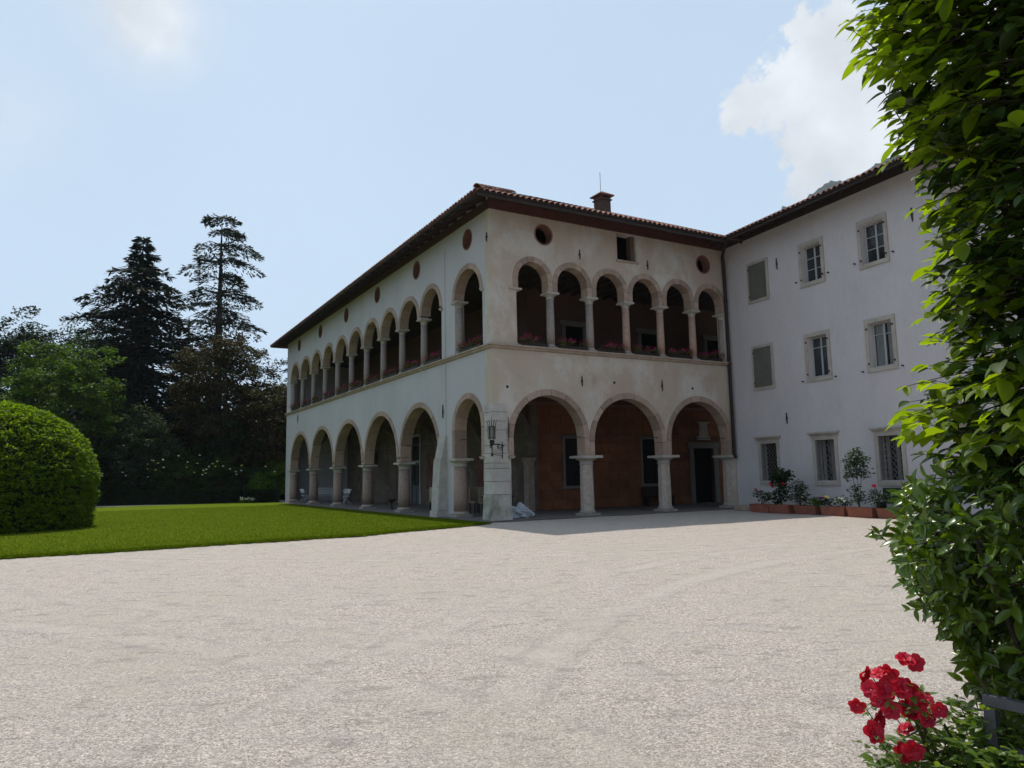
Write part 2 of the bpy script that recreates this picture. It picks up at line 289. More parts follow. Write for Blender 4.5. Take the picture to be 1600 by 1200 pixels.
# gravel court
def gravel_mat():
    m = bpy.data.materials.new('court_gravel'); m.use_nodes = True; t = m.node_tree; n = t.nodes; l = t.links; b = n['Principled BSDF']
    b.inputs['Roughness'].default_value = .95; b.inputs['Specular IOR Level'].default_value = .15
    g = n.new('ShaderNodeNewGeometry')
    def mp(s):
        x = n.new('ShaderNodeMapping'); x.inputs['Scale'].default_value = s; l.new(g.outputs['Position'], x.inputs[0]); return x.outputs[0]
    def noise(v, s, d, r=.6):
        x = n.new('ShaderNodeTexNoise'); x.inputs['Scale'].default_value = s; x.inputs['Detail'].default_value = d; x.inputs['Roughness'].default_value = r; l.new(v, x.inputs['Vector']); return x.outputs['Fac']
    def ramp(v, a, b2, c2, d2):
        x = n.new('ShaderNodeMapRange'); l.new(v, x.inputs[0])
        for i, q in enumerate((a, b2, c2, d2)): x.inputs[i+1].default_value = q
        return x.outputs[0]
    def mix(f, a, b2, mode='MIX'):
        x = n.new('ShaderNodeMix'); x.data_type = 'RGBA'; x.blend_type = mode
        if isinstance(f, float): x.inputs[0].default_value = f
        else: l.new(f, x.inputs[0])
        for i, v in ((6, a), (7, b2)):
            if isinstance(v, tuple): x.inputs[i].default_value = (*v, 1)
            else: l.new(v, x.inputs[i])
        return x.outputs[2]
    P = g.outputs['Position']
    vo = n.new('ShaderNodeTexVoronoi'); vo.inputs['Scale'].default_value = 105; l.new(P, vo.inputs['Vector'])
    sp = n.new('ShaderNodeSeparateColor'); l.new(vo.outputs['Color'], sp.inputs[0])
    c = mix(ramp(sp.outputs[0], 0, 1, 0, 1), (.33, .275, .24), (.66, .575, .50))
    c = mix(ramp(sp.outputs[1], .9, 1, 0, .8), c, (.17, .15, .145))
    vo2 = n.new('ShaderNodeTexVoronoi'); vo2.inputs['Scale'].default_value = 55; l.new(P, vo2.inputs['Vector'])
    sp2 = n.new('ShaderNodeSeparateColor'); l.new(vo2.outputs['Color'], sp2.inputs[0])
    c = mix(1.0, c, ramp(sp2.outputs[0], 0, 1, .70, 1.25), 'MULTIPLY')
    c = mix(ramp(noise(P, .35, 4), .45, .62, 0, .5), c, (.44, .40, .33))
    c = mix(ramp(noise(P, 2.3, 6, .7), .50, .68, 0, .45), c, (.36, .32, .315))
    c = mix(ramp(noise(mp((.6, 1.5, 1)), 3.4, 7, .72), .555, .62, 0, .55), c, (.25, .215, .19))
    def m2(op, a, v):
        x = n.new('ShaderNodeMath'); x.operation = op; l.new(a, x.inputs[0]); x.inputs[1].default_value = v; return x.outputs[0]
    for (cx_, cy_, Rr) in ((-12, -7, 17.0), (-12, -7, 18.5), (15, 2, 15.5), (15, 2, 17.0), (-2, 34, 17.5), (-2, 34, 19)):
        sb = n.new('ShaderNodeVectorMath'); sb.operation = 'SUBTRACT'; l.new(P, sb.inputs[0]); sb.inputs[1].default_value = (cx_, cy_, 0)
        ln_ = n.new('ShaderNodeVectorMath'); ln_.operation = 'LENGTH'; l.new(sb.outputs[0], ln_.inputs[0])
        q = m2('ABSOLUTE', m2('SUBTRACT', ln_.outputs['Value'], Rr), 0)
        f = ramp(q, .10, .22, 1, 0); fn = ramp(noise(P, 1.1, 4), .42, .62, 0, .42)
        mm = n.new('ShaderNodeMath'); mm.operation = 'MULTIPLY'; l.new(f, mm.inputs[0]); l.new(fn, mm.inputs[1])
        c = mix(mm.outputs[0], c, (.53, .475, .42))
        f = ramp(m2('ABSOLUTE', m2('SUBTRACT', q, .26), 0), .02, .07, 1, 0)
        mm = n.new('ShaderNodeMath'); mm.operation = 'MULTIPLY'; l.new(f, mm.inputs[0]); l.new(fn, mm.inputs[1])
        c = mix(mm.outputs[0], c, (.33, .285, .26))
    l.new(c, b.inputs['Base Color'])
    bp = n.new('ShaderNodeBump'); bp.inputs['Strength'].default_value = .9; bp.inputs['Distance'].default_value = .010; l.new(vo.outputs['Distance'], bp.inputs['Height'])
    bp.invert = True
    bp2 = n.new('ShaderNodeBump'); bp2.inputs['Strength'].default_value = .8; bp2.inputs['Distance'].default_value = .032; l.new(noise(P, 6, 9, .75), bp2.inputs['Height']); l.new(bp.outputs[0], bp2.inputs['Normal'])
    l.new(bp2.outputs[0], b.inputs['Normal'])
    return m
M_GRAV = gravel_mat()
def lump(x, y):
    return .012*np.sin(x*1.3+1.1*np.sin(y*.9))*np.sin(y*1.7+.7*np.sin(x*1.1)) + .006*np.sin(x*5.1+2*np.sin(y*2.3))*np.sin(y*6.3+x*1.9)
def grid(name, x0, x1, y0, y1, nx, ny, m, zf, parent=None, kind='structure', power=1):
    xs = np.linspace(x0, x1, nx); ys = y0+(y1-y0)*np.linspace(0, 1, ny)**power
    X, Y = np.meshgrid(xs, ys); Z = zf(X, Y); V = np.stack([X, Y, Z], -1).reshape(-1, 3)
    i = np.arange(nx-1)[None, :]+np.arange(ny-1)[:, None]*nx; i = i.ravel(); F = np.stack([i, i+1, i+nx+1, i+nx], 1)
    me = npmesh(name, V, F, m); me.shade_smooth(); o = link(name, me, parent)
    if kind: o['kind'] = kind
    return o
grid('gravel_court', -40, 34, -12, 62, 300, 420, M_GRAV, lambda X, Y: lump(X, Y)*.8-.005, power=1.5)
# loose pebbles near the camera
def pebbles(n):
    y = 1.6+10*rng.random(n)**1.4; x = (rng.random(n)*2-1)*(y*.75+.5)
    s = rng.uniform(.0035, .008, n)*(1+.3*(rng.random(n) > .96)); a = rng.random(n)*6.28
    t = np.array([[1, 0, 0], [0, 1, 0], [-1, 0, 0], [0, -1, 0], [0, 0, .75]]); F = np.array([[0, 1, 4], [1, 2, 4], [2, 3, 4], [3, 0, 4]])
    j = rng.uniform(.6, 1.3, (n, 5, 3)); T = t[None]*j*s[:, None, None]
    ca, sa = np.cos(a)[:, None], np.sin(a)[:, None]
    V = np.stack([T[..., 0]*ca-T[..., 1]*sa+x[:, None], T[..., 0]*sa+T[..., 1]*ca+y[:, None], T[..., 2]+(lump(x, y)*.8-.006)[:, None]], -1).reshape(-1, 3)
    FF = (F[None]+5*np.arange(n)[:, None, None]).reshape(-1, 3)
    m = mat('pebble_stone', (.46, .41, .365), .9, (.33, .29, .27), 60, island=.5)
    tag(link('gravel_pebbles', npmesh('gravel_pebbles', V, FF, m)), label='loose pale pebbles scattered on the near gravel', cat='gravel', kind='stuff')
pebbles(110000)
# lawn
def UV(u, v): p = PF(0, 0, 0)+dF*u+dL*v; return p.x, p.y
edge = [(-45, -3.9), (-22, -3.5), (-14.3, -3.36), (-12.8, -3.39), (-9.7, -3.2), (-7.8, -3.05), (-5.96, -2.97), (-3.8, -2.1), (-1.67, -1.42), (-.75, -.95)]
M_LAWN = mat('lawn_turf', (.098, .132, .009), .9, (.108, .140, .012), .6, 1, 90, stain=[((.072, .105, .007), 2.2, .55, .75), ((.135, .155, .016), .5, .6, .75)], fine=(25, .2), stretch=(1, 1, 1), spec=.0)
def in_lawn(u, v):
    eu = np.array([e[0] for e in edge]); ev = np.array([e[1] for e in edge])
    return (v > np.interp(u, eu, ev)) & (u < -.62) & (u > -44) & (v < 35.5)
lp = []
for k in range(len(edge)-1):
    for t in np.linspace(0, 1, 24, endpoint=False):
        u = edge[k][0]*(1-t)+edge[k+1][0]*t; v = edge[k][1]*(1-t)+edge[k+1][1]*t; lp.append(UV(u, v+random.uniform(-.05, .05)))
lp += [UV(-.6, -.9), UV(-.6, 35.5), UV(-45, 35.5)]
tri = tessellate_polygon([[Vector((a, b, 0)) for a, b in lp]])
me = bpy.data.meshes.new('lawn'); n0 = len(lp)
vs = [(a, b, .03) for a, b in lp]+[(a, b, -.03) for a, b in lp]
me.from_pydata(vs, [], [tuple(t) for t in tri]+[(i, (i+1) % n0, n0+(i+1) % n0, n0+i) for i in range(n0)]); me.materials.append(M_LAWN)
tag(link('lawn', me), kind='structure')
def grass(n):
    u = -.62-rng.random(n)**1.2*20; v = -3.6+rng.random(n)**1.6*30; k = in_lawn(u, v+.06); u, v = u[k], v[k]; n = len(u)
    x = C0[0]+dF.x*u+dL.x*v; y = C0[1]+dF.y*u+dL.y*v
    h = rng.uniform(.02, .05, n); a = rng.random(n)*6.28; wd = rng.uniform(.006, .014, n); le = rng.normal(0, .02, (n, 2))
    tt = rng.random(26000)*(len(edge)-1); ii = tt.astype(int); ff = tt-ii; E = np.array(edge); eu = E[ii, 0]*(1-ff)+E[ii+1, 0]*ff; ev = E[ii, 1]*(1-ff)+E[ii+1, 1]*ff+rng.normal(0, .07, len(tt))+.05*np.sin(tt*37)
    x = np.concatenate([x, C0[0]+dF.x*eu+dL.x*ev]); y = np.concatenate([y, C0[1]+dF.y*eu+dL.y*ev]); m_ = len(tt)
    h = np.concatenate([h, rng.uniform(.03, .08, m_)]); a = np.concatenate([a, rng.random(m_)*6.28]); wd = np.concatenate([wd, rng.uniform(.008, .02, m_)]); le = np.concatenate([le, rng.normal(0, .03, (m_, 2))]); n += m_
    b = np.stack([x, y, np.full(n, .018)], 1); s = np.stack([np.cos(a)*wd, np.sin(a)*wd, np.zeros(n)], 1); tp = b+np.stack([le[:, 0], le[:, 1], h], 1)
    V = np.stack([b-s, b+s, tp], 1).reshape(-1, 3); F = np.arange(3*n).reshape(-1, 3)
    m = mat('grass_blade', (.096, .134, .007), .9, (.076, .112, .006), .8, spec=0, trans=.35, island=.3)
    tag(link('lawn_grass', npmesh('lawn_grass', V, F, m)), label='short mown green grass in front of the side arcade', cat='grass', kind='stuff')
grass(260000)
# portico floor (paving slab under both arcades)
villa = thing('villa', C0, 'cream and white loggia villa with two tiers of round arches and a terracotta roof', 'villa')
g = G(); g.add([PF(0, 0, .045)+dF*a+dL*b for a, b in [(-.42, -.4), (20, -.4), (20, 5.2), (4.8, 5.2), (4.8, 33), (-.42, 33)]], [(0, 1, 2, 3, 4, 5)])
g.add([PF(0, 0, z)+dF*a+dL*b for z in (-.05, .045) for a, b in [(-.42, -.4), (-.42, 33)]], [(0, 1, 3, 2)])
g.add([PF(0, 0, z)+dF*a+dL*b for z in (-.05, .045) for a, b in [(-.42, -.4), (20, -.4)]], [(0, 1, 3, 2)])
g.build('floor', M_FLOOR, villa)

# ------------------------------------------------------------------ walls with openings
def wall2d(outer, holes, P, d0, d1):
    polys = [[Vector((a, b, 0)) for a, b in outer]]+[[Vector((a, b, 0)) for a, b in h] for h in holes]
    tri = tessellate_polygon(polys); pts = [p for q in polys for p in q]; n = len(pts)
    g = G(); vs = [P(p.x, d0, p.y) for p in pts]+[P(p.x, d1, p.y) for p in pts]
    fs = [tuple(t) for t in tri]+[tuple(i+n for i in t)[::-1] for t in tri]; k = 0
    for q in polys:
        m = len(q)
        for i in range(m): fs.append((k+i, k+(i+1) % m, n+k+(i+1) % m, n+k+i))
        k += m
    g.add(vs, fs); return g
def spring(u0, u1, top, cap):
    h = (u1-u0)/2; zc = top-h
    return (h, h, zc) if zc >= cap else (h, top-cap, cap)
def arc(u0, u1, top, cap, ins, n=20):
    h, rz, zc = spring(u0, u1, top, cap); c = (u0+u1)/2
    return [(c-(h-ins)*math.cos(math.pi*k/n), zc+(rz-ins)*math.sin(math.pi*k/n)) for k in range(n+1)]
def openings(arches, cap, base, e0, e1):
    """polyline from bottom-left to bottom-right round a run of arches that stand on columns"""
    p = [(e0, base), (e0, cap)]
    for i, (a, b, t) in enumerate(arches):
        q = arc(a, b, t, cap, .03)
        p.append((q[0][0], cap)) if q[0][1] > cap+.01 else None
        p += q
        if q[-1][1] > cap+.01: p.append((q[-1][0], cap))
    p += [(e1, cap), (e1, base)]
    o = [p[0]]
    for x in p[1:]:
        if abs(x[0]-o[-1][0])+abs(x[1]-o[-1][1]) > 1e-4: o.append(x)
    return o
def ring_stones(arches, cap, P, wt, ring, nv, proud=.035, inner=.0):
    for a, b, t in arches:
        h, rz, zc = spring(a, b, t, cap); c = (a+b)/2
        cuts = [0]
        for k in range(nv): cuts.append(cuts[-1]+random.uniform(.75, 1.3))
        cuts = [math.pi*q/cuts[-1] for q in cuts]
        for k in range(nv):
            t0, t1 = cuts[k]+.004, cuts[k+1]-.004; m = 4; g = G(); vs = []; fs = []
            pr = proud+random.uniform(-.006, .008)
            for i in range(m+1):
                q = t0+(t1-t0)*i/m
                for rr, dd in ((0, -pr), (0, wt+.01), (ring, wt+.01), (ring, -pr)):
                    vs.append(P(c-(h-rr-.004)*math.cos(q), dd, zc+(rz-rr-.004)*math.sin(q)))
            for i in range(m):
                for j in range(4): fs.append((i*4+j, i*4+(j+1) % 4, i*4+4+(j+1) % 4, i*4+4+j))
            fs += [(0, 1, 2, 3), (m*4+3, m*4+2, m*4+1, m*4)]
            g.add(vs, fs).build('voussoir', M_VOUS, villa, bevel=.008)
        if zc > cap+.12:
            for x0, x1 in ((a+.004, a+ring), (b-ring, b-.004)):
                G().box(P, x0, x1, -proud, wt+.01, cap+.002, zc-.004).build('impost_block', M_VOUS, villa, bevel=.008)
LOW, UPC = 2.34, 8.67
archF1 = [(.62, 4.28, 4.86), (4.28, 8.24, 4.86), (8.24, 12.08, 4.88)]
archL1 = [(.62, 3.42, 4.84)]
archL2 = [(4.62, 9.38, 4.93), (9.38, 14.66, 4.95), (14.66, 20.12, 4.95), (20.12, 25.66, 4.95), (25.66, 31.25, 4.94)]
cF = [1.02, 2.75, 4.63, 6.49, 8.35, 10.19, 12.02]
archF3 = [(a+(.0 if i else -.06), b+(.0 if i < 5 else .06), 9.98) for i, (a, b) in enumerate(zip(cF[:-1], cF[1:]))]
cL = [4.35, 6.80, 9.49, 12.13, 14.80, 17.48, 20.22, 22.97, 25.8, 28.75, 31.6]
archL3a = [(.62, 3.35, 9.96)]
archL3b = [(a, b, 9.99) for a, b in zip(cL[:-1], cL[1:])]
def circle(u, z, r, n=22): return [(u+r*math.cos(2*math.pi*k/n), z+r*math.sin(2*math.pi*k/n)) for k in range(n)]
roundsF = [(2.39, 10.93), (10.83, 10.82)]; roundsL = [(1.88, 10.93), (7.15, 11.0), (12.5, 11.02), (17.9, 11.0), (23.5, 11.02), (29.1, 11.0)]
TOP = 12.12; WT = .5; WU = .42
# front wall
oF = [(-.0, 0)]+openings(archF1, LOW, 0, .74, 12.0)+[(12.2, 0), (12.2, 6.36), (0, 6.36)]
oF = [p for p in oF if True]
wall2d(oF, [], PF, 0, WT).build('front_wall', M_F, villa, label='blotched cream plaster wall over the front arches')
hF = openings(archF3, UPC, 6.46, cF[0]+.08, cF[-1]-.08)
sqw = [(6.0, 10.42), (7.02, 10.42), (7.02, 11.56), (6.0, 11.56)]
wall2d([(0, 6.36), (12.2, 6.36), (12.2, TOP), (0, TOP)], [hF, sqw]+[circle(a, b, .41) for a, b in roundsF], PF, .0, WU).build('upper_front_wall', M_F, villa)
# side wall
oL = [(.03, 0), (.5, 0)]+openings(archL1, LOW, 0, .74, 3.2)+openings(archL2, LOW, 0, 4.65, 31.2)+[(32.7, 0), (32.7, 6.36), (.03, 6.36)]
oL = [oL[0]]+oL[2:]
wall2d(oL, [], PL, 0.0, WT).build('side_wall', M_L, villa, label='whiter plaster wall over the side arches')
hLa = openings(archL3a, UPC, 6.46, .66, 3.12); hLb = openings(archL3b, UPC, 6.46, 4.42, 31.5)
wall2d([(.03, 6.36), (32.7, 6.36), (32.7, TOP-.15), (.03, TOP)], [hLa, hLb]+[circle(a, b, .41) for a, b in roundsL], PL, 0.0, WU).build('upper_side_wall', M_L, villa)
ring_stones(archF1, LOW, PF, WT, .235, 9)
ring_stones(archL1, LOW, PL, WT, .235, 7)
ring_stones(archL2, LOW, PL, WT, .235, 9)
ring_stones(archF3, UPC, PF, WU, .225, 7, .03)
ring_stones(archL3a, UPC, PL, WU, .225, 7, .03)
ring_stones(archL3b, UPC, PL, WU, .225, 7, .03)
# round window rings
M_RED2 = mat('red_reveal', (.21, .095, .07), .85, (.16, .07, .05), 4)
for P, lst in ((PF, roundsF), (PL, roundsL)):
    for u, z in lst:
        g = G(); n = 26; vs = []; fs = []
        for k in range(n):
            a = 2*math.pi*k/n
            for r, d in ((.37, -.02), (.37, .40), (.425, .40), (.425, -.02)): vs.append(P(u+r*math.cos(a), d, z+r*math.sin(a)))
        for k in range(n):
            for j in range(4): fs.append((k*4+j, k*4+(j+1) % 4, ((k+1) % n)*4+(j+1) % 4, ((k+1) % n)*4+j))
        g.add(vs, fs).build('oculus_ring', M_RED2, villa, smooth=False)
G().box(PF, 5.93, 7.1, -.05, .3, 10.34, 10.42).build('window_sill', M_LEDGE, villa)
g = G(); g.box(PF, 6.0, 6.05, .05, .4, 10.42, 11.56); g.box(PF, 6.82, 7.02, .12, .4, 10.42, 11.56); g.build('attic_window_frame', mat('attic_frame', (.12, .08, .06), .8), villa)
# string course
g = G()
for P, u1 in ((PF, 12.2), (PL, 32.7)):
    pass
def ledge(P, Q):
    prof = [(0, 6.30), (-.07, 6.33), (-.11, 6.40), (-.16, 6.42), (-.16, 6.455), (0, 6.458)]
    g = G()
    return prof
prof = [(.0, 6.28), (.07, 6.31), (.10, 6.38), (.16, 6.40), (.16, 6.452), (-.25, 6.456)]
g = G(); vs = []
for (d, z) in prof:   # mitred round the corner: side end, corner, front end
    a = PL(32.75, -d, z); b = PF(0, 0, z)-dF*d-dL*d if d > 0 else PF(0, 0, z)-dF*d-dL*d; c = PF(12.2, -d, z)
    vs += [a, b, c]
fs = []
for i in range(len(prof)-1):
    for j in (0, 1): fs.append((i*3+j, i*3+j+1, i*3+3+j+1, i*3+3+j))
g.add(vs, fs).build('string_course', M_LEDGE, villa)
# sills between upper columns
G().box(PF, 1.0, 12.1, -.02, WU, 6.36, 6.462).build('loggia_sill', M_LEDGE, villa)
G().box(PL, .6, 31.7, -.02, WU, 6.36, 6.462).build('loggia_sill', M_LEDGE, villa)

# ------------------------------------------------------------------ columns
def sq(g, hw, z0, z1): g.add([(sx*hw, sy*hw, z) for z in (z0, z1) for sx, sy in ((-1, -1), (1, -1), (1, 1), (-1, 1))], [(0, 3, 2, 1), (4, 5, 6, 7), (0, 1, 5, 4), (1, 2, 6, 5), (2, 3, 7, 6), (3, 0, 4, 7)])
def col_meshes(H, rt, rb, capw, caph, baseh, n, shaft_mat, nm):
    rot = math.pi/n if n < 12 else 0
    g = G(); g.lathe((0, 0, 0), [(rb, baseh), (rb*1.0, H*.3), (rt, H-caph)], n, rot); s = g.mesh('shaft', shaft_mat, n >= 12)
    g = G(); g.lathe((0, 0, 0), [(rt*.98, H-caph), (rt*1.1, H-caph+.02), (rt*1.1, H-caph+.05), (rt*1.0, H-caph+.06), (rt*1.02, H-caph*.6), (capw*.36*1.1, H-caph*.42), (capw*.46, H-caph*.32), (capw*.47, H-caph*.27)], max(n, 12)); sq(g, capw/2, H-caph*.27, H-.001); c = g.mesh('capital', M_PALE)
    g = G(); sq(g, rb*1.26, 0, baseh*.45); g.lathe((0, 0, 0), [(rb*1.2, baseh*.45), (rb*1.24, baseh*.6), (rb*1.2, baseh*.75), (rb*1.1, baseh*.85), (rb*1.02, baseh)], 16); b = g.mesh('base', mat('base_stone', (.34, .30, .26), .85, (.25, .22, .19), 4, .4, 25, fine=(50, .12)))
    return s, c, b
setF = col_meshes(2.30, .255, .275, .94, .36, .20, 8, mat('grey_pink_shaft', (.42, .36, .31), .8, (.33, .26, .22), 8, .4, 30, fine=(60, .12), rnd=.06), 'a')
setL = col_meshes(2.30, .26, .285, .80, .34, .22, 20, M_PINK, 'b')
M_UCP = mat('loggia_shaft_pale', (.30, .255, .22), .8, (.23, .185, .16), 9, .4, 30, stain=[((.22, .16, .13), 16, .58, .7)], fine=(60, .12))
M_UCR = mat('loggia_shaft_pink', (.34, .20, .145), .8, (.40, .28, .22), 9, .4, 30, stain=[((.22, .12, .09), 16, .56, .7)], fine=(60, .12))
setU = col_meshes(2.21, .145, .16, .54, .26, .16, 20, M_UCP, 'c')
setUR = col_meshes(2.21, .145, .16, .54, .26, .16, 20, M_UCR, 'd')
def column(P, u, d, z, st, ang):
    q = Matrix.Rotation(ang, 4, 'Z').to_quaternion(); o = P(u, d, z)
    c = link('column', st[0], villa, o, q)
    for nme, me in (('capital', st[1]), ('base', st[2])):
        s = bpy.data.objects.new(nme, me); col.objects.link(s); s.parent = c; WP[s.name] = o
for u in (4.28, 8.24): column(PF, u, WT/2, .04, setF, AF)
column(PF, 12.08, WT/2+.1, .04, setF, AF)
for u in (3.27, 9.38, 14.66, 20.12, 25.66, 31.2): column(PL, u, WT/2, .04, setL, AL)
for i, u in enumerate(cF): column(PF, u+(.04 if i == 0 else -.04 if i == 6 else 0), WU/2, 6.46, setUR if i in (3, 4, 5) else setU, AF)
for u in [3.1]+cL[1:-1]+[31.5]: column(PL, u, WU/2, 6.46*(1), setU, AL)
# half capitals at jambs
def jamb_cap(P, u, d0, d1, z, w_=.3): G().taper(P, u, u+w_, d0, d1, z-.10, z-.002, .05, .05).build('impost_capital', M_PALE, villa)
jamb_cap(PF, .62, -.12, WT+.05, LOW, .18); jamb_cap(PL, .62, -.1, WT+.05, LOW, .18); jamb_cap(PL, 4.42, -.1, WT+.05, LOW, .3)
jamb_cap(PL, .55, -.05, WU+.05, UPC, .16); jamb_cap(PL, 4.30, -.05, WU+.05, UPC, .18)
# corner pier of big stone blocks, flaring to the ground
zs = [0, .95, 1.42, 1.88, 2.08, 2.43, 2.73, 3.27, 3.60, 3.93, 4.24]
def flare(z): return .04+.09*max(0, (2.4-z)/2.4)**1.5
for i in range(len(zs)-1):
    z0, z1 = zs[i]+.006, zs[i+1]-.006; a0, a1 = flare(z0), flare(z1)
    j = random.uniform(-.008, .01); a0 += j; a1 += j; wdt = .64 if z0 < 2.4 else .56+.03*(i % 2)
    wl = wdt+.03*((i+1) % 2)
    def C(a, b, z): return PF(0, 0, z)+dF*a+dL*b
    p = []
    for z, a in ((z0, a0), (z1, a1)):
        x1 = wdt + (a-.05 if z0 < 2.3 else 0); p += [C(-a, -a, z), C(x1, -a, z), C(x1, .0+wl, z), C(-a, wl, z)]
    o = G().hexa(p).build('quoin_stone', M_MOSS if i == 0 else M_QUOIN, villa, bevel=.012, label='moss darkened lowest block of the corner pier' if i == 0 else None)
# side buttress beside the second arch
for (z0, z1, a0, a1) in [(0, .28, .50, .48), (.285, 1.2, .42, .38), (1.205, 2.34, .38, .30), (2.345, 3.3, .26, .06)]:
    p = []
    for z, a in ((z0, a0), (z1, a1)): p += [PL(3.98, -a, z), PL(4.66, -a, z), PL(4.66, WT*.9 if z1 < 2.4 else .02, z), PL(3.98, WT*.9 if z1 < 2.4 else .02, z)]
    G().hexa(p).build('buttress_stone', M_QUOIN, villa, bevel=.01)
G().box(PL, 3.50, 3.98, .0+.003, WT-.003, 0, LOW-.003).build('wall_pier', M_L, villa)
G().tube([PL(4.02, -.03, 11.2), PL(4.02, -.03, 3.3)], .011).build('conduit', M_L, villa)

# ------------------------------------------------------------------ interior of the porticoes
cd = 4.6; bd = 5.0
def blocks(u0, u1, z0, z1, holes):
    z = z0; r = 0
    while z < z1-.05:
        h = .43; u = u0-(.55 if r % 2 else 0)
        while u < u1:
            a = max(u, u0)+.012; b = min(u+1.1, u1)-.012; zz0, zz1 = z+.012, min(z+h, z1)-.012
            segs = [(a, b)]
            for (p, q, s, t) in holes:
                if zz1 > s and zz0 < t:
                    ns = []
                    for (c, d) in segs:
                        if d <= p or c >= q: ns.append((c, d)); continue
                        if c < p: ns.append((c, p))
                        if d > q: ns.append((q, d))
                    segs = ns
            for c, d in segs:
                if d-c > .08: G().box(PF, c, d, bd-.03-random.uniform(0, .01), bd+.02, zz0, zz1).build('painted_block', M_BLK, villa)
            u += 1.1
        z += h; r += 1
winB = [(6.35, 7.75, .98, 3.42), (10.95, 12.35, .98, 3.42)]; doorB = (14.1, 16.2, 0, 3.2)
blocks(4.62, 18.2, .05, 4.78, winB+[doorB])
hs = [[(a+.1, c+.1), (b-.1, c+.1), (b-.1, d-.1), (a+.1, d-.1)] for a, b, c, d in winB]
wall2d([(4.6, 0), (14.45, 0), (14.45, 2.85), (15.85, 2.85), (15.85, 0), (20, 0), (20, 5.6), (4.6, 5.6)], hs, PF, bd, bd+.35).build('portico_back_wall', M_MORT, villa, label='orange block wall behind the front arches')
G().box(PF, 4.55, 20, bd-.09, bd, 4.80, 4.95).build('cornice', mat('dark_cornice', (.2, .11, .07), .9), villa)
for a, b, c, d in winB:
    g = G(); 
    g.box(PF, a, a+.12, bd-.07, bd+.1, c+.12, d-.12); g.box(PF, b-.12, b, bd-.07, bd+.1, c+.12, d-.12); g.box(PF, a, b, bd-.07, bd+.1, d-.12, d); g.box(PF, a-.1, b+.1, bd-.12, bd+.1, c, c+.12)
    wn_ = g.build('window', mat('dim_pale_stone', (.17, .155, .14), .9), villa)
    G().box(PF, a+.12, b-.12, bd+.2, bd+.22, c+.12, d-.12).build('pane', mat('dull_dark_glass', (.018, .022, .024), .4, spec=.15), wn_)
    g = G(); 
    for k in range(6): x = a+.2+k*(b-a-.4)/5; g.box(PF, x-.009, x+.009, bd+.02, bd+.038, c+.12, d-.12)
    for k in range(8): z = c+.3+k*.27; g.box(PF, a+.12, b-.12, bd+.040, bd+.056, z-.009, z+.009)
    g.build('grille', M_IRON, wn_)
g = G(); g.box(PF, 14.15, 14.45, bd-.08, bd+.12, 0.05, 2.85); g.box(PF, 15.85, 16.15, bd-.08, bd+.12, .05, 2.85); g.box(PF, 14.05, 16.25, bd-.1, bd+.12, 2.852, 3.15)
dr = g.build('door', mat('dim_pale_stone', (0, 0, 0)), villa, label='dark doorway with pale stone surround and plaque above')
G().box(PF, 14.45, 15.85, bd+.2, bd+.25, .05, 2.85).build('door_leaf', M_DOOR, dr)
g = G(); g.box(PF, 14.72, 15.62, bd-.12, bd-.02, 3.28, 3.45); g.taper(PF, 14.85, 15.5, bd-.1, bd-.02, 3.452, 4.15, -.06, 0); g.box(PF, 14.75, 15.6, bd-.12, bd-.02, 4.152, 4.22)
g.build('plaque', M_PALE, villa)
# side portico back wall with fresco plaster and a door
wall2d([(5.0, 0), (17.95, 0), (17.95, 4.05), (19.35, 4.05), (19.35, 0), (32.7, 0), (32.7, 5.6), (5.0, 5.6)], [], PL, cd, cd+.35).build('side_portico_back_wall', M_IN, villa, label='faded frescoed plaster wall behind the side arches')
g = G(); g.box(PL, 17.8, 17.95, cd-.06, cd+.1, .05, 4.05); g.box(PL, 19.35, 19.5, cd-.06, cd+.1, .05, 4.05); g.box(PL, 17.8, 19.5, cd-.06, cd+.1, 4.052, 4.2); g.box(PL, 17.95, 19.35, cd-.04, cd+.1, 2.5, 2.62)
dd = g.build('door', M_PALE, villa, label='tall grey panelled door with glazed transom')
g = G(); g.box(PL, 17.97, 18.63, cd+.08, cd+.13, .06, 2.48); g.box(PL, 18.67, 19.33, cd+.08, cd+.13, .06, 2.48)
for a in (18.05, 18.75):
    g.box(PL, a, a+.5, cd+.05, cd+.08, .15, 1.0)
g.build('door_leaf', M_DOORG, dd)
G().box(PL, 17.97, 19.33, cd+.1, cd+.12, 2.64, 4.03).build('pane', mat('dull_dark_glass', (.018, .022, .024), .4, spec=.15), dd)
for a in (18.05, 18.75): G().box(PL, a, a+.5, cd+.05, cd+.07, 1.15, 2.35).build('pane', mat('dull_dark_glass', (0, 0, 0)), dd)
G().box(PL, 14.9, 16.9, cd-.012, cd-.002, .95, 3.0).build('fresco_panel', mat('faded_red_fresco', (.12, .035, .028), .95, (.16, .085, .06), 1.6, stain=[((.2, .16, .13), 2, .55, .7)]), villa)
G().box(PL, 8.2, 10.4, cd-.012, cd-.002, 1.1, 2.6).build('fresco_panel', mat('faded_red_fresco', (0, 0, 0)), villa)
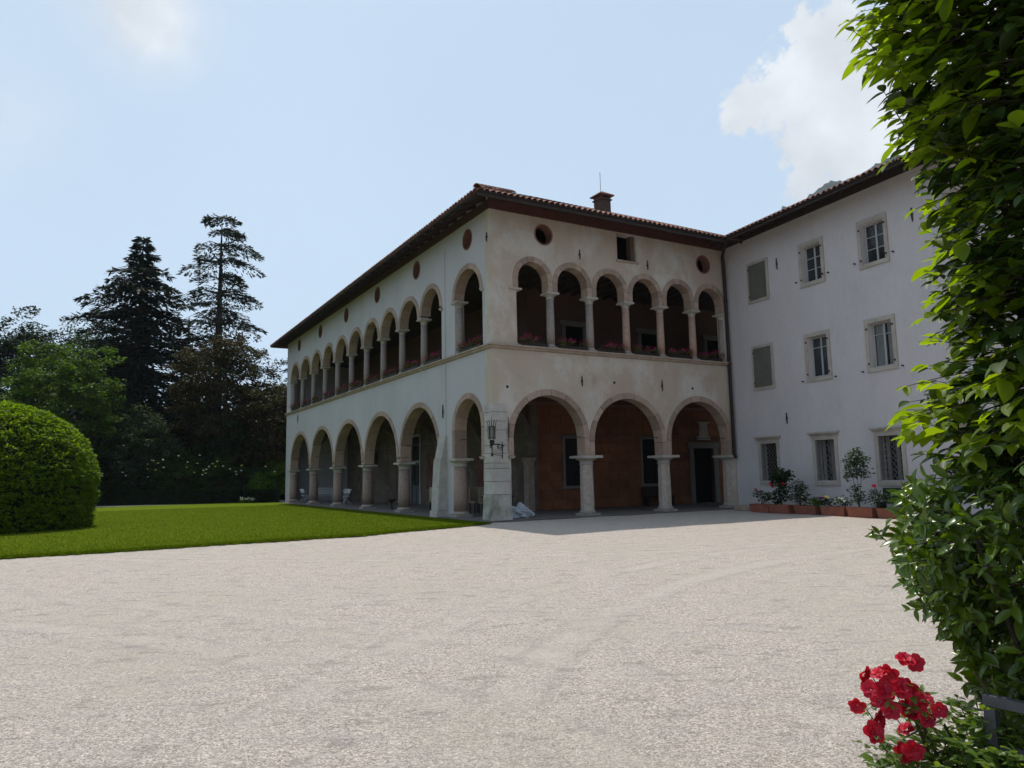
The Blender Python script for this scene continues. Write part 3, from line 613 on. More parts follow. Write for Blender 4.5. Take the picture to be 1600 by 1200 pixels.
# inner corner pilaster and transverse arches across the side portico
g = G(); g.box(PF, 4.32, 4.62, bd-.32, bd+.1, .05, 2.34); g.taper(PF, 4.3, 4.62, bd-.34, bd+.1, 2.2, 2.4, .07, .06); g.build('inner_pilaster', mat('inner_stone', (.28, .2, .16), .9, (.34, .29, .25), 5), villa)
def cross_arch(v):
    g = G(); n = 14; vs = []; fs = []; c = 2.3; h = 2.05
    for k in range(n+1):
        a = math.pi*k/n; x = c-h*math.cos(a); z = 2.5+2.3*math.sin(a)
        x2 = c-(h+.3)*math.cos(a); z2 = 2.5+2.62*math.sin(a)
        for xx, zz, vv in ((x, z, v-.2), (x2, z2, v-.2), (x2, z2, v+.2), (x, z, v+.2)): vs.append(PF(0, 0, zz)+dF*xx+dL*vv)
    for k in range(n):
        for j in range(4): fs.append((k*4+j, k*4+(j+1) % 4, k*4+4+(j+1) % 4, k*4+4+j))
    g.add(vs, fs).build('cross_arch', M_IN, villa)
for v in (4.75, 9.38, 14.66, 20.12, 25.66): cross_arch(v)
# ceilings
g = G()
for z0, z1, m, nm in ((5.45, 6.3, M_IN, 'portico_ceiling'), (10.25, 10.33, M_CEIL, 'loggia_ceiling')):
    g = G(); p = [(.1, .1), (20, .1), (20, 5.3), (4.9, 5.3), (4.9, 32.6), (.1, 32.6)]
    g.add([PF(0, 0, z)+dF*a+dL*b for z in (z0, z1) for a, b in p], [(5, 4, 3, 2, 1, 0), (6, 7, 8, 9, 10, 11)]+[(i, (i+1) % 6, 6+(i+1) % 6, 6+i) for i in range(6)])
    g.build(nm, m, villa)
for k in range(14): G().box(PF, .6, 16, .6, .6, 0, 0) if False else None
for k in range(20): G().box(PF, .3+k*.62, .42+k*.62, .5, bd, 10.10, 10.25).build('ceiling_beam', M_CEIL, villa)
for k in range(20): G().box(PF, .45+k*.62, .57+k*.62, .5, bd-.05, 5.30, 5.45).build('ceiling_beam', M_CEIL, villa)
# loggia inner walls and doors
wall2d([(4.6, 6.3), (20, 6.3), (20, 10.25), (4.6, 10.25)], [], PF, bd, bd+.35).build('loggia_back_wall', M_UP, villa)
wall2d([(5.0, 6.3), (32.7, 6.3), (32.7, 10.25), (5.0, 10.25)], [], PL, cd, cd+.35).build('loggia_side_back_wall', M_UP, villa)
for u in (7.2, 11.8, 16.3):
    g = G(); g.box(PF, u-.82, u+.82, bd-.1, bd-.005, 8.62, 8.86); g.box(PF, u-.7, u-.5, bd-.06, bd-.005, 6.3, 8.6); g.box(PF, u+.5, u+.7, bd-.06, bd-.005, 6.3, 8.6)
    q = g.build('door', mat('dim_stone', (.17, .155, .135), .9), villa); G().box(PF, u-.5, u+.5, bd-.03, bd-.005, 6.3, 8.6).build('door_leaf', M_DOOR, q)
# hidden mass closing the block so that the rooms stay dark
g = G(); g.box(PL, 32.45, 32.69, .3, 5, 0, 11.8)
g.build('end_wall', M_L, villa)
g = G(); g.add([PF(0, 0, z)+dF*a+dL*b for z in (0, 11.9) for a, b in [(14.6, 32.6), (14.6, 5.3), (20, 5.3)]], [(0, 1, 4, 3), (1, 2, 5, 4)])
g.add([PF(0, 0, z)+dF*a+dL*b for z in (0, 11.9) for a, b in [(5, 32.6), (14.6, 32.6)]], [(0, 1, 3, 2)])
g.build('rear_wall', M_L, villa)
# tie rods
for P, arr in ((PF, archF1), (PL, archL1+archL2)):
    for a, b, t in arr: G().tube([P(a+.2, WT/2, 3.08), P(b-.2, WT/2, 3.08)], .014).build('tie_rod', M_IRON, villa)
for k in (1, 2, 3, 4, 5): 
    pass
G().tube([PF(1.0, WU/2+.02, 6.72), PF(12.0, WU/2+.02, 6.72)], .012).build('rail', M_IRON, villa)
G().tube([PL(4.5, WU/2+.02, 6.72), PL(31.4, WU/2+.02, 6.72)], .012).build('rail', M_IRON, villa)
# wall anchors
def anchor(P, u, z0, z1, own):
    g = G(); m = (z0+z1)/2
    g.tube([P(u, -.03, z0), P(u+.01, -.035, z0+.12*(z1-z0)), P(u, -.04, m), P(u, -.035, z1-.1*(z1-z0)), P(u-.01, -.03, z1)], [.006, .022, .028, .022, .006]); g.box(P, u-.035, u+.035, -.055, 0, m-.03, m+.03)
    g.build('wall_anchor', M_IRON, own)
for u, a, b in ((4.08, 10.15, 10.57), (7.59, 10.14, 10.59), (4.0, 5.02, 5.46), (8.1, 5.0, 5.48)): anchor(PF, u, a, b, villa)
for u, a, b in ((.2, 10.35, 10.74), (4.3, 4.0, 4.6), (29.1, 5.5, 6.15)): anchor(PL, u, a, b, villa)
for u, z in ((.64, 4.88), (5.61, 5.26), (9.83, 5.2)):
    G().lathe((0, 0, 0), [(.0, 0)], 3) if False else None
    g = G(); c = PF(u, 0, z); n = 8
    g.add([c+dF*(.055*math.cos(k*math.pi/4))+Vector((0, 0, .055*math.sin(k*math.pi/4)))-nF*.012 for k in range(8)]+[c+dF*(.06*math.cos(k*math.pi/4))+Vector((0, 0, .06*math.sin(k*math.pi/4)))+nF*.01 for k in range(8)], [tuple(range(8))]+[(k, (k+1) % 8, 8+(k+1) % 8, 8+k) for k in range(8)]).build('putlog_hole', M_ROOM, villa)

# ------------------------------------------------------------------ roofs
EZ, SL = 11.75, math.tan(R(25))
u0, u1, v0, v1 = -1.12, 15.1, -1.2, 33.45
def RF(u, v, z): return PF(0, 0, z)+dF*u+dL*v
hw = (u1-u0)/2; rz = EZ+hw*SL
def shell(dz, g):
    a, b, c, d = RF(u0, v0, EZ+dz), RF(u1, v0, EZ+dz), RF(u1, v1, EZ+dz), RF(u0, v1, EZ+dz); e, f = RF(u0+hw, v0+hw, rz+dz), RF(u0+hw, v1-hw, rz+dz)
    g.add([a, b, c, d, e, f], [(0, 1, 4), (1, 2, 5, 4), (2, 3, 5), (3, 0, 4, 5)]); return g
g = G(); shell(-.13, g); shell(-.05, g); n = 6
g.f += [(0, 1, 7, 6), (1, 2, 8, 7), (2, 3, 9, 8), (3, 0, 6, 9)]
roof = g.build('roof', M_WOOD, villa)
# a roof tile: tapered half tube, lying along +y, thickness on z
def tile_mesh():
    g = G(); n = 7; vs = []; fs = []; Lh = .44
    for y, r in ((0, .122), (Lh, .098)):
        for rr in (r, r-.014):
            for k in range(n+1):
                a = math.pi*k/n; vs.append((-rr*math.cos(a), y, rr*1.0*math.sin(a)))
    m = n+1
    for k in range(n): fs += [(k, k+1, 2*m+k+1, 2*m+k), (m+k+1, m+k, 3*m+k, 3*m+k+1), (k, m+k, m+k+1, k+1)]
    g.add(vs, fs); return g.mesh('roof_tile', M_TILE)
TM = tile_mesh()
def tiles(Pe, dire, up, length, nrows, own, single, lim, flip=False, clipfn=None):
    """Pe(s) point on the eave at distance s; dire along; up slope direction unit; rows spaced .36"""
    nrm = dire.cross(up).normalized()
    if nrm.z < 0: nrm = -nrm
    xax = up.cross(nrm).normalized(); rotm = Matrix((xax, up, nrm)).transposed().to_4x4(); q0 = rotm.to_quaternion()
    cnt = 0; V = []; F = []; pitch = .25
    tv = np.array([v.co[:] for v in TM.vertices]); n = 8; tv = tv[[0, 1, 2, 3, 4, 5, 6, 7, 16, 17, 18, 19, 20, 21, 22, 23]]
    for r in range(nrows):
        for k in range(int(length/pitch)):
            s = (k+.5)*pitch
            if clipfn and not clipfn(s, r*.36): continue
            p = Pe(s)+up*(r*.36-.06+random.uniform(-.015, .015))+nrm*(-.045+.018*(r > 0))
            q = Matrix.Rotation(random.gauss(0, .03), 4, nrm).to_quaternion() @ q0
            if r < single and cnt < lim:
                link('roof_tile', TM, own, p, q); cnt += 1
            else:
                mt = np.array(q.to_matrix()); b = len(V)*16
                V.append(tv@mt.T+np.array(p)); F += [(b+i, b+i+1, b+8+i+1, b+8+i) for i in range(7)]
    if V:
        c = np.array(WP[own.name]); me = npmesh('roof_tiles', np.concatenate(V)-c, F, M_TILES)
        o = link('roof_tiles', me, own, WP[own.name], kind='stuff')
    return cnt
cs, sn = math.cos(R(25)), math.sin(R(25)); Z = Vector((0, 0, 1))
upF = (dL*cs+Z*sn); upL = (dF*cs+Z*sn)
hipF = lambda s, t: t*cs < s-.05
c1 = tiles(lambda s: RF(u0+s, v0, EZ-.02), dF, upF, 15.2, 20, roof, 2, 122, clipfn=hipF)
c2 = tiles(lambda s: RF(u0, v0+s, EZ-.02), dL, upL, v1-v0, 5, roof, 1, 161, clipfn=hipF)
# hip tiles
hd = (dF+dL)*1; hl = Vector((hd.x, hd.y, 2*0)); hvec = (RF(u0+hw, v0+hw, rz)-RF(u0, v0, EZ)).normalized(); nn = hvec.cross(Z).cross(hvec).normalized(); xa = hvec.cross(nn).normalized()
hq = Matrix((xa*1.25, hvec, nn*1.25)).transposed().to_quaternion()
for k in range(15):
    o = link('ridge_tile', TM, roof, RF(u0, v0, EZ)+hvec*(k*.36-.02)+nn*.05, Matrix((xa, hvec, nn)).transposed().to_quaternion()); o.scale = (1.1, 1, 1.1)
# wing roof
wing = thing('white_wing', R0, 'plain white three storey wing with stone framed windows on the right', 'building')
WL = 24; EW = 1.12
def RW(u, d, z): return PR(u, d, z)
wr = G(); wd = 6.2
for dz in (-.13, -.05):
    wr.add([RW(-7, -EW, EZ+dz), RW(WL+1, -EW, EZ+dz), RW(WL+1, wd, EZ+dz+(wd+EW)*SL), RW(-7, wd, EZ+dz+(wd+EW)*SL), RW(WL+1, 2*wd+EW, EZ+dz), RW(-7, 2*wd+EW, EZ+dz)], [(0, 1, 2, 3), (3, 2, 4, 5)])
wr.f += [(0, 1, 7, 6), (1, 2, 8, 7), (2, 4, 10, 8), (0, 3, 9, 6)]
wroof = wr.build('roof', M_WOOD, wing)
upR = (nR*cs+Z*sn)
tiles(lambda s: RW(-.5+s, -EW, EZ-.02), dR, upR, WL+1, 6, wroof, 2, 200)
# eave beams, rafters, gutters
G().box(PF, -.06, 12.2, -.07, -.002, 11.60, 12.1).build('eave_beam', M_BEAM, villa)
G().box(PL, -.0, 32.7, -.06, -.002, 11.62, 11.95).build('eave_beam', mat('dark_beam', (.07, .04, .03), .8), villa)
G().box(PR, .15, WL, -.05, -.002, 11.72, 12.05).build('eave_beam', M_WOOD, wing)
def rafters(P, s0, s1, step, over, own, z):
    k = s0
    while k < s1:
        g = G(); w2 = .055; zz = lambda d: z+(over+d)*SL*1-.13
        p = []
        for d in (-over+.06, .1): p += [P(k-w2, d, zz(d)-.15), P(k+w2, d, zz(d)-.15), P(k+w2, d, zz(d)-.003), P(k-w2, d, zz(d)-.003)]
        g.add(p, [(0, 1, 2, 3), (7, 6, 5, 4), (0, 4, 5, 1), (1, 5, 6, 2), (2, 6, 7, 3), (3, 7, 4, 0)]); g.build('rafter', M_WOOD, own); k += step
rafters(PF, .2, 11.6, .85, 1.2, villa, EZ); rafters(PL0, .3, 32.6, .85, 1.12, villa, EZ); rafters(PR, .9, WL, .95, EW, wing, EZ)
def gutter(Pa, Pb, own, outv):
    g = G(); a, b = Vector(Pa), Vector(Pb); n = 6; vs = []
    for p in (a, b):
        for k in range(n+1):
            t = math.pi*k/n; vs.append(p+outv*(.065*math.cos(t)-.05)-Z*(.065*math.sin(t)))
    g.add(vs, [(k, k+1, n+1+k+1, n+1+k) for k in range(n)]); g.build('gutter', M_PIPE, own)
gutter(RF(-1.1, v0-.07, EZ-.06), RF(11.05, v0-.07, EZ-.06), villa, -dL)
gutter(PR(.35, -EW-.07, EZ-.06), PR(WL, -EW-.07, EZ-.06), wing, -nR)
G().add([RF(u, v, z) for u, v in ((-1.1, v0-.02), (11.0, v0-.02), (11.0, v0+.02), (-1.1, v0+.02)) for z in (EZ-.24, EZ-.06)], [(0, 2, 3, 1), (2, 4, 5, 3), (4, 6, 7, 5), (6, 0, 1, 7), (0, 6, 4, 2)]).build('eave_board', M_WOOD, villa)
G().box(PR, .4, WL, -EW-.02, -EW+.02, EZ-.2, EZ-.06).build('eave_board', M_WOOD, wing)
# downpipe at the inner corner
jp = PF(11.05, -1.2, 11.62)
G().tube([jp, PF(11.1, -1.15, 11.5), PF(11.75, -.3, 11.25), PF(11.95, -.14, 10.9), PF(11.98, -.13, 10), PF(12.0, -.13, 2.35), PF(12.03, -.18, 2.2)], .075, 10).build('downpipe', M_PIPE, villa, smooth=True)
for z in (9.2, 6.6, 4.2): G().lathe(PF(11.99, -.13, z), [(.09, 0), (.09, .05)], 10).build('pipe_bracket', M_PIPE, villa)
# chimney
g = G(); P = PF; a0, a1, b0, b1 = 6.88, 7.42, 2.1, 2.64
g.box(P, a0, a1, b0, b1, 12.9, 14.12); g.box(P, a0-.05, a1+.05, b0-.05, b1+.05, 13.92, 13.98)
ch = g.build('chimney', M_BRICK, roof)
g = G(); e0, e1, f0, f1 = a0-.13, a1+.13, b0-.13, b1+.13; mm = (a0+a1)/2, (b0+b1)/2
g.add([P(e0, f0, 14.12), P(e1, f0, 14.12), P(e1, f1, 14.12), P(e0, f1, 14.12), P(e0, f0, 14.17), P(e1, f0, 14.17), P(e1, f1, 14.17), P(e0, f1, 14.17), P(mm[0], mm[1], 14.42)], [(0, 3, 2, 1), (0, 1, 5, 4), (1, 2, 6, 5), (2, 3, 7, 6), (3, 0, 4, 7), (4, 5, 8), (5, 6, 8), (6, 7, 8), (7, 4, 8)])
q = g.build('chimney_cap', M_TILE, roof)
G().box(P, a0+.12, a1-.12, b0-.02, b0+.01, 13.99, 14.1).build('chimney_vent', M_ROOM, roof)
G().tube([P(6.95, 2.2, 14.3), P(6.95, 2.2, 15.2)], .012).build('antenna_rod', M_IRON, roof)

# ------------------------------------------------------------------ wing wall and windows
colsU = [(1.40, 2.66), (4.36, 5.62), (7.2, 8.46), (10.45, 11.7), (13.6, 14.85), (16.8, 18.05), (20, 21.25)]
holes = []
for i, (a, b) in enumerate(colsU):
    for z0, z1 in ((8.98, 10.42), (5.19, 6.78)):
        holes.append([(a+.16, z0), (b-.16, z0), (b-.16, z1), (a+.16, z1)])
    holes.append([(a+.2, 1.2), (b-.16, 1.2), (b-.16, 2.76), (a+.2, 2.76)])
wall2d([(0.0, -.1), (WL, -.1), (WL, 12.1), (0.0, 12.1)], holes, PR, 0, .4).build('wall', M_R, wing)
g = G(); g.box(PR, -3, WL-.1, 3.2, 3.4, 0, 11.9); g.box(PR, WL-.35, WL-.02, .401, 3.19, 0, 11.9); g.box(PR, .02, WL-.4, .41, 3.1, 3.9, 4.1); g.box(PR, .02, WL-.4, .41, 3.1, 7.8, 8.0); g.box(PR, .02, WL-.4, .41, 3.1, 11.3, 11.5); g.build('room_walls', M_ROOM, wing)
def surround(a, b, z0, z1, cornice):
    g = G(); t = .15; d0, d1 = -.045, .198
    g.box(PR, a, a+t, d0, d1, z0+t, z1-t); g.box(PR, b-t, b, d0, d1, z0+t, z1-t); g.box(PR, a, b, d0, d1, z1-t, z1); g.box(PR, a, b, d0-.006, d1, z0, z0+t)
    if cornice:
        g.taper(PR, a-.02, b+.02, d0-.02, 0, z1+.002, z1+.09, .06, .07); g.box(PR, a-.12, b+.12, d0-.13, 0, z1+.092, z1+.15)
    return g.build('window', M_SURR, wing)
def sash(w_, a, b, z0, z1, rows, open_=False, curtain=False):
    a += .17; b -= .17; z0 += .17; z1 -= .17; d = .2; t = .045; m = (a+b)/2
    g = G(); g.box(PR, a, a+t, d, d+.06, z0+t, z1-t); g.box(PR, b-t, b, d, d+.06, z0+t, z1-t); g.box(PR, a, b, d, d+.06, z0, z0+t); g.box(PR, a, b, d, d+.06, z1-t, z1); g.box(PR, m-.035, m+.035, d-.005, d+.062, z0+t, z1-t)
    hs = [(z1-z0)*q+z0 for q in rows]
    for h in hs: g.box(PR, a+t, m-.035, d+.01, d+.05, h-.014, h+.014); g.box(PR, m+.035, b-t, d+.01, d+.05, h-.014, h+.014)
    cs_ = g.build('casement', M_CASE, w_)
    ed = [z0+t]+hs+[z1-t]
    for x0, x1 in ((a+t, m-.035), (m+.035, b-t)):
        for k in range(len(ed)-1): G().box(PR, x0, x1, d+.025, d+.03, ed[k]+.014, ed[k+1]-.014).build('pane', M_GLASS, w_)
    if curtain:
        for x0, x1 in ((a+.05, m-.0), (m+.08, m+(b-m)*.62)):
            g = G(); n = 14; vs = []
            for k in range(n+1):
                x = x0+(x1-x0)*k/n; dd_ = d+.075+.018*math.sin(k*2.1)
                vs += [PR(x, dd_, z0+.05), PR(x, dd_, z1-.06)]
            g.add(vs, [(2*k, 2*k+2, 2*k+3, 2*k+1) for k in range(n)]); g.build('curtain', M_CURT, w_)
def stops(a, b, z):
    for x in (a-.22, b+.14):
        G().box(PR, x, x+.05, -.09, 0, z-.02, z+.02).build('shutter_stop', M_IRON, wing)
for i, (a, b) in enumerate(colsU):
    for r, (z0, z1) in enumerate(((8.82, 10.60), (5.03, 6.94))):
        if i == 0:
            w_ = surround(a, b, z0, z1, False); w_['label'] = 'stone framed window with closed olive grey shutters'
            m = (a+b)/2
            for x0, x1 in ((a+.13, m-.004), (m+.004, b-.13)):
                G().box(PR, x0, x1, -.075, -.047, z0+.12, z1-.12).build('shutter', M_SHUT, w_)
            for zz in (z0+.3, z1-.3): G().box(PR, a+.08, a+.2, -.085, -.05, zz-.02, zz+.02).build('hinge', M_IRON, w_)
        else:
            w_ = surround(a, b, z0, z1, False); sash(w_, a, b, z0, z1, (.36, .67) if r == 0 else (.74,), curtain=(r == 1))
            stops(a, b, z0+.28 if r == 0 else z0+.06)
            for zz in (z0+.3, z1-.35):
                for x in (a+.08, b-.12): G().box(PR, x, x+.05, -.08, -.047, zz-.03, zz+.03).build('hinge_pin', M_IRON, w_)
    w_ = surround(a+.05, b, 1.02, 2.9, True)
    G().box(PR, a+.2, b-.15, .3, .32, 1.18, 2.75).build('pane', mat('black_glass', (.012, .012, .014), .15, spec=.6), w_)
    g = G(); A, B, z0, z1 = a+.2, b-.15, 1.18, 2.75; nb = 5; d = .1
    for k in range(nb+1):          # interwoven wavy bars give the lozenge grille
        for s in (1, -1):
            x = A+(B-A)*k/nb; pts = []
            for j in range(9):
                xx = x+s*(B-A)/nb*.5*(1 if j % 2 else -1)*.9; xx = min(max(xx, A+.01), B-.01); pts.append(PR(xx, d+.012*s, z0+(z1-z0)*j/8))
            g.tube(pts, .011, 4)
    g.build('grille', M_GRIL, w_)
    if i > 0:
        for x0 in (A+.08, A+(B-A)*.52):
            g = G(); n = 8; vs = []
            for k in range(n+1): x = x0+.16*k/n; vs += [PR(x, .26+.015*math.sin(k*2), z0), PR(x, .26+.015*math.sin(k*2), z1)]
            g.add(vs, [(2*k, 2*k+2, 2*k+3, 2*k+1) for k in range(n)]); g.build('curtain', mat('dim_curtain', (.22, .21, .2), .9), w_)
anchor(PR, 3.18, 9.9, 10.42, wing); anchor(PR, 3.18, 3.48, 3.96, wing); anchor(PR, 9.45, 3.48, 3.96, wing); anchor(PR, 9.45, 9.9, 10.42, wing)
G().box(PR, .1, WL-.02, -.06, -.001, -.08, .16).build('plinth', M_LEDGE, wing)

# ------------------------------------------------------------------ leaves and crowns
def unit(a): return a/np.maximum(np.linalg.norm(a, axis=-1, keepdims=True), 1e-9)
def quads(c, ax, sd_, L, W):
    """diamond leaves: centre base c, axis ax, side sd_"""
    c = np.asarray(c); ax = unit(ax); sd_ = unit(np.cross(np.cross(ax, sd_), ax)); L = np.asarray(L)[:, None]; W = np.asarray(W)[:, None]
    V = np.stack([c, c+ax*L*.45+sd_*W*.5, c+ax*L, c+ax*L*.45-sd_*W*.5], 1).reshape(-1, 3)
    return V, np.arange(len(V)).reshape(-1, 4)
def clumps(cent, rad, n, flat=.6):
    k = len(cent); p = rng.normal(0, 1, (k, n, 3)); p = unit(p)*rng.random((k, n, 1))**.45
    p[..., 2] *= flat; return (cent[:, None]+p*np.asarray(rad).reshape(-1, 1, 1)).reshape(-1, 3)
def leafcloud(pts, L, m, name, parent, up=.7, droop=.2, origin=None):
    n = len(pts); ax = rng.normal(0, 1, (n, 3)); ax[:, 2] = ax[:, 2]*.4-droop; nr = rng.normal(0, 1, (n, 3)); nr[:, 2] = np.abs(nr[:, 2])+up*1.5
    sd_ = np.cross(ax, nr); l = L*rng.uniform(.6, 1.3, n); V, F = quads(pts, ax, sd_, l, l*.62)
    o = np.array(WP[parent.name]) if parent is not None else np.zeros(3)
    return link(name, npmesh(name, V-o, F, m), parent, WP[parent.name] if parent is not None else (0, 0, 0))
def trunk(root, x, y, h, r, lean=0, limbs=6, m=None):
    g = G(); b = Vector((x, y, -.05)); g.tube([b, b+Vector((lean*.2, 0, h*.3)), b+Vector((lean*.6, .1, h*.7)), b+Vector((lean, 0, h))], [r*1.3, r, r*.6, r*.15], 9)
    for k in range(limbs):
        a = k*2.4; z = h*(.35+.5*k/limbs); l = h*.28
        g.tube([b+Vector((lean*z/h, 0, z)), b+Vector((lean*z/h+l*.5*math.cos(a), l*.5*math.sin(a), z+l*.35)), b+Vector((lean*z/h+l*math.cos(a), l*math.sin(a), z+l*.6))], [r*.4, r*.25, r*.05], 6)
    return g.build('trunk', m or M_BARK, root)
def broadleaf(name, x, y, h, rx_, ry_, zc, rz_, nc, per, cr_, leaf, m, label, cat='tree', group=None, trunk_r=.3, lump_=.25, gap=0, flat=.55):
    root = thing(name, (x, y, 0), label, cat, group)
    trunk(root, x, y, min(h*.8, zc+rz_*.7), trunk_r)
    p = unit(rng.normal(0, 1, (nc, 3))); rr = rng.uniform(.35, 1, nc)**.6
    a = np.arctan2(p[:, 1], p[:, 0]); s = 1+lump_*np.sin(3*a+p[:, 2]*4+x)+lump_*.7*np.sin(5*a-7*p[:, 2]+y)
    cent = p*rr[:, None]*s[:, None]*np.array([rx_, ry_, rz_])+np.array([x, y, zc])
    cent = cent[cent[:, 2] > .3]
    pts = clumps(cent, rng.uniform(.6, 1.3, len(cent))*cr_, per, flat)
    leafcloud(pts, leaf, m, 'crown', root); return root
# --- distant trees at the end of the lawn
def conifer(x, y, h, prof, m, label, dz, nb, spray, droop, name='fir_tree', tipdroop=0.0, z0=1.5, leaf=.5, upward=0.0, dens=1.0, tw=.5, jit=.4):
    root = thing(name, (x, y, 0), label, 'tree'); g = G()
    g.tube([(x, y, -.05), (x, y, h*.5), (x, y, h*.98)], [h*.022, h*.013, .03], 8)
    C = []; A = []; z = z0
    while z < h-.15:
        r = prof(z/h)*random.uniform(.8, 1.12)
        for k in range(nb):
            a = random.random()*6.283; l = r*random.uniform(.7, 1.1)*(1.15 if k % 3 == 0 else .9); zz = z+random.uniform(-jit, jit)*dz
            tip = np.array([math.cos(a)*l, math.sin(a)*l, l*(upward-droop*.5)])
            b = np.array([x, y, zz]); mid = b+tip*.5+np.array([0, 0, l*.10])
            if l > 1.2: g.tube([b, mid, b+tip-np.array([0, 0, tipdroop*l])], [.05+.012*l, .03, .01], 4)
            ns = int((spray*l+6)*dens); t = rng.random(ns)**.7
            base = (1-t)[:, None]**2*b+2*(t*(1-t))[:, None]*mid+(t**2)[:, None]*(b+tip-np.array([0, 0, tipdroop*l]))
            w_ = tw*np.sqrt(l)*np.sin(np.clip(t, .02, 1)**.8*3.0)
            side = np.array([-math.sin(a), math.cos(a), 0]); s = rng.uniform(-1, 1, ns)
            base = base+side*(s*w_)[:, None]+np.stack([np.zeros(ns)]*2+[rng.uniform(-.22, .05, ns)-np.abs(s)*w_*.25], 1)
            ax = side*np.sign(s)[:, None]*.8+np.array([math.cos(a), math.sin(a), 0])*.8+np.stack([rng.normal(0, .25, ns), rng.normal(0, .25, ns), rng.normal(-droop, .3, ns)], 1)
            C.append(base); A.append(ax)
        z += dz
    g.build('trunk', M_BARK, root)
    C = np.concatenate(C); A = np.concatenate(A); n = len(C); nr = rng.normal(0, .5, (n, 3))+np.array([0, 0, 1]); l = leaf*rng.uniform(.6, 1.2, n)
    V, F = quads(C, A, np.cross(A, nr), l, l*.30); o = np.array(WP[root.name])
    link('crown', npmesh('crown', V-o, F, m), root, WP[root.name]); return root
conifer(-33.7, 66, 24.3, lambda t: float(np.interp(1-t, [0, .03, .09, .15, .21, .3, .46, .7, 1], [.25, .6, 1.5, 2.7, 3.8, 4.3, 5.2, 5.8, 5.6])), M_FIR, 'tall black-green fir with a pointed ragged top left of the cedar', .55, 8, 22, .28, 'fir_tree', .06, leaf=.62, dens=1.2, tw=.45)
def cedp(t):
    return float(np.interp(1-t, [0, .02, .06, .13, .2, .27, .35, .45, .6], [1.2, 1.9, 2.5, 3.7, 3.1, 3.6, 5.0, 5.2, 5.0]))
conifer(-28.9, 72, 28.4, cedp, M_CED, 'tall cedar with flat drooping tiers and bare gaps along its stem', 1.55, 7, 46, .22, 'cedar_tree', .20, z0=11, leaf=.5, upward=.14, tw=.8, jit=.16)
conifer(-34.5, 79, 17.5, lambda t: 6.5*(1-t)**.7+.4, M_CED, 'grey-green conifer half hidden behind the black fir', .9, 6, 20, .3, 'conifer_tree', .1, z0=2, leaf=.6)
conifer(-20.5, 78, 18.2, lambda t: 8*(1-t)**.6+.4, M_CED, 'dark grey-green conifer between the copper tree and the villa eave', .8, 7, 20, .3, 'conifer_tree', .15, z0=2, leaf=.6)
broadleaf('copper_tree', -24.2, 62, 14.6, 4.5, 4, 8.3, 6.3, 380, 80, .8, .24, M_COP, 'broad copper-brown leaved tree in front of the cedar', lump_=.12)
broadleaf('copper_tree', -19.5, 60, 9.8, 2.6, 3, 5.6, 4.1, 200, 55, .9, .25, M_COP, 'lower copper-brown tree beside the end of the side arcade', lump_=.15)
broadleaf('catalpa_tree', -33.8, 55, 12, 4.0, 4, 7.6, 4.6, 230, 110, .75, .27, M_GREEN, 'round mid-green tree behind the clipped dome', lump_=.14)
broadleaf('ash_tree', -47.5, 62, 11.5, 4.2, 4, 6.6, 4.4, 260, 60, .95, .28, M_GREEN, 'mid-green tree above the clipped dome at the far left')
broadleaf('oak_tree', -50.5, 75, 19.0, 5.0, 4.5, 12.2, 6.4, 420, 80, 1.2, .32, M_DKG, 'tall dark tree with an uneven top farthest left', lump_=.2)
broadleaf('oak_tree', -46.5, 80, 19.2, 3.5, 4, 13.6, 5.2, 260, 75, 1.1, .30, M_GREY, 'pale grey-green tree top between the far left tree and the fir', lump_=.25)
broadleaf('oak_tree', -41.5, 76, 17.5, 4.0, 4, 11.5, 6.0, 340, 80, 1.1, .30, M_DKG, 'dark tree just left of the black fir', lump_=.2)
broadleaf('grey_shrub', -29.3, 58, 7.6, 2.9, 2.5, 4.4, 3.2, 220, 60, .7, .20, M_GREY, 'grey-green small tree in front of the dark gap', lump_=.2, trunk_r=.12)
broadleaf('dark_shrub', -33.8, 57, 6, 2.6, 2, 3.0, 2.6, 170, 50, .7, .22, M_DKG, 'dark shrub just right of the clipped dome', lump_=.2, trunk_r=.12)
broadleaf('dark_shrub', -22.3, 59.5, 6, 3.2, 2, 3.4, 2.8, 190, 50, .7, .22, M_DKG, 'dark shrub behind the yellow flowering roses', lump_=.2, trunk_r=.12)
# rose bank with yellow blooms
for i, (x, y, r, h, lab) in enumerate([(-29.5, 57.3, 2.0, 2.6, 'leftmost rose bush with a few white blooms behind the low hedge'), (-26.0, 57.5, 2.2, 3.7, 'tallest light green rose bush with yellow blooms'), (-22.6, 57.5, 2.1, 3.2, 'rose bush dotted with yellow and white blooms behind the low hedge'), (-19.6, 57.5, 1.8, 2.9, 'rose bush with yellow blooms nearest the villa')]):
    rt = broadleaf('rose_bush', x, y, h, r, 1.3, h*.55, h*.5, 130, 45, .5, .15, leafm('rose_bank_leaf', (.035, .065, .02), (.055, .09, .025), .4, .3) if i in (1, 2) else M_DKG, lab, 'rose bush', 'rose bushes behind the low hedge', .06, .2)
    for k in range((5, 13, 11, 7)[i]):
        a = random.uniform(3.4, 6.0); q = Vector((x+r*.95*math.cos(a), y-1.2*abs(math.sin(a))-.25, h*random.uniform(.5, .98)**.6))
        G().lathe(q, [(.02, -.04), (.07, 0), (.08, .03), (.04, .06), (.01, .04)], 7).build('bloom', M_YEL if random.random() < .6 and i > 0 else M_WHP, rt)
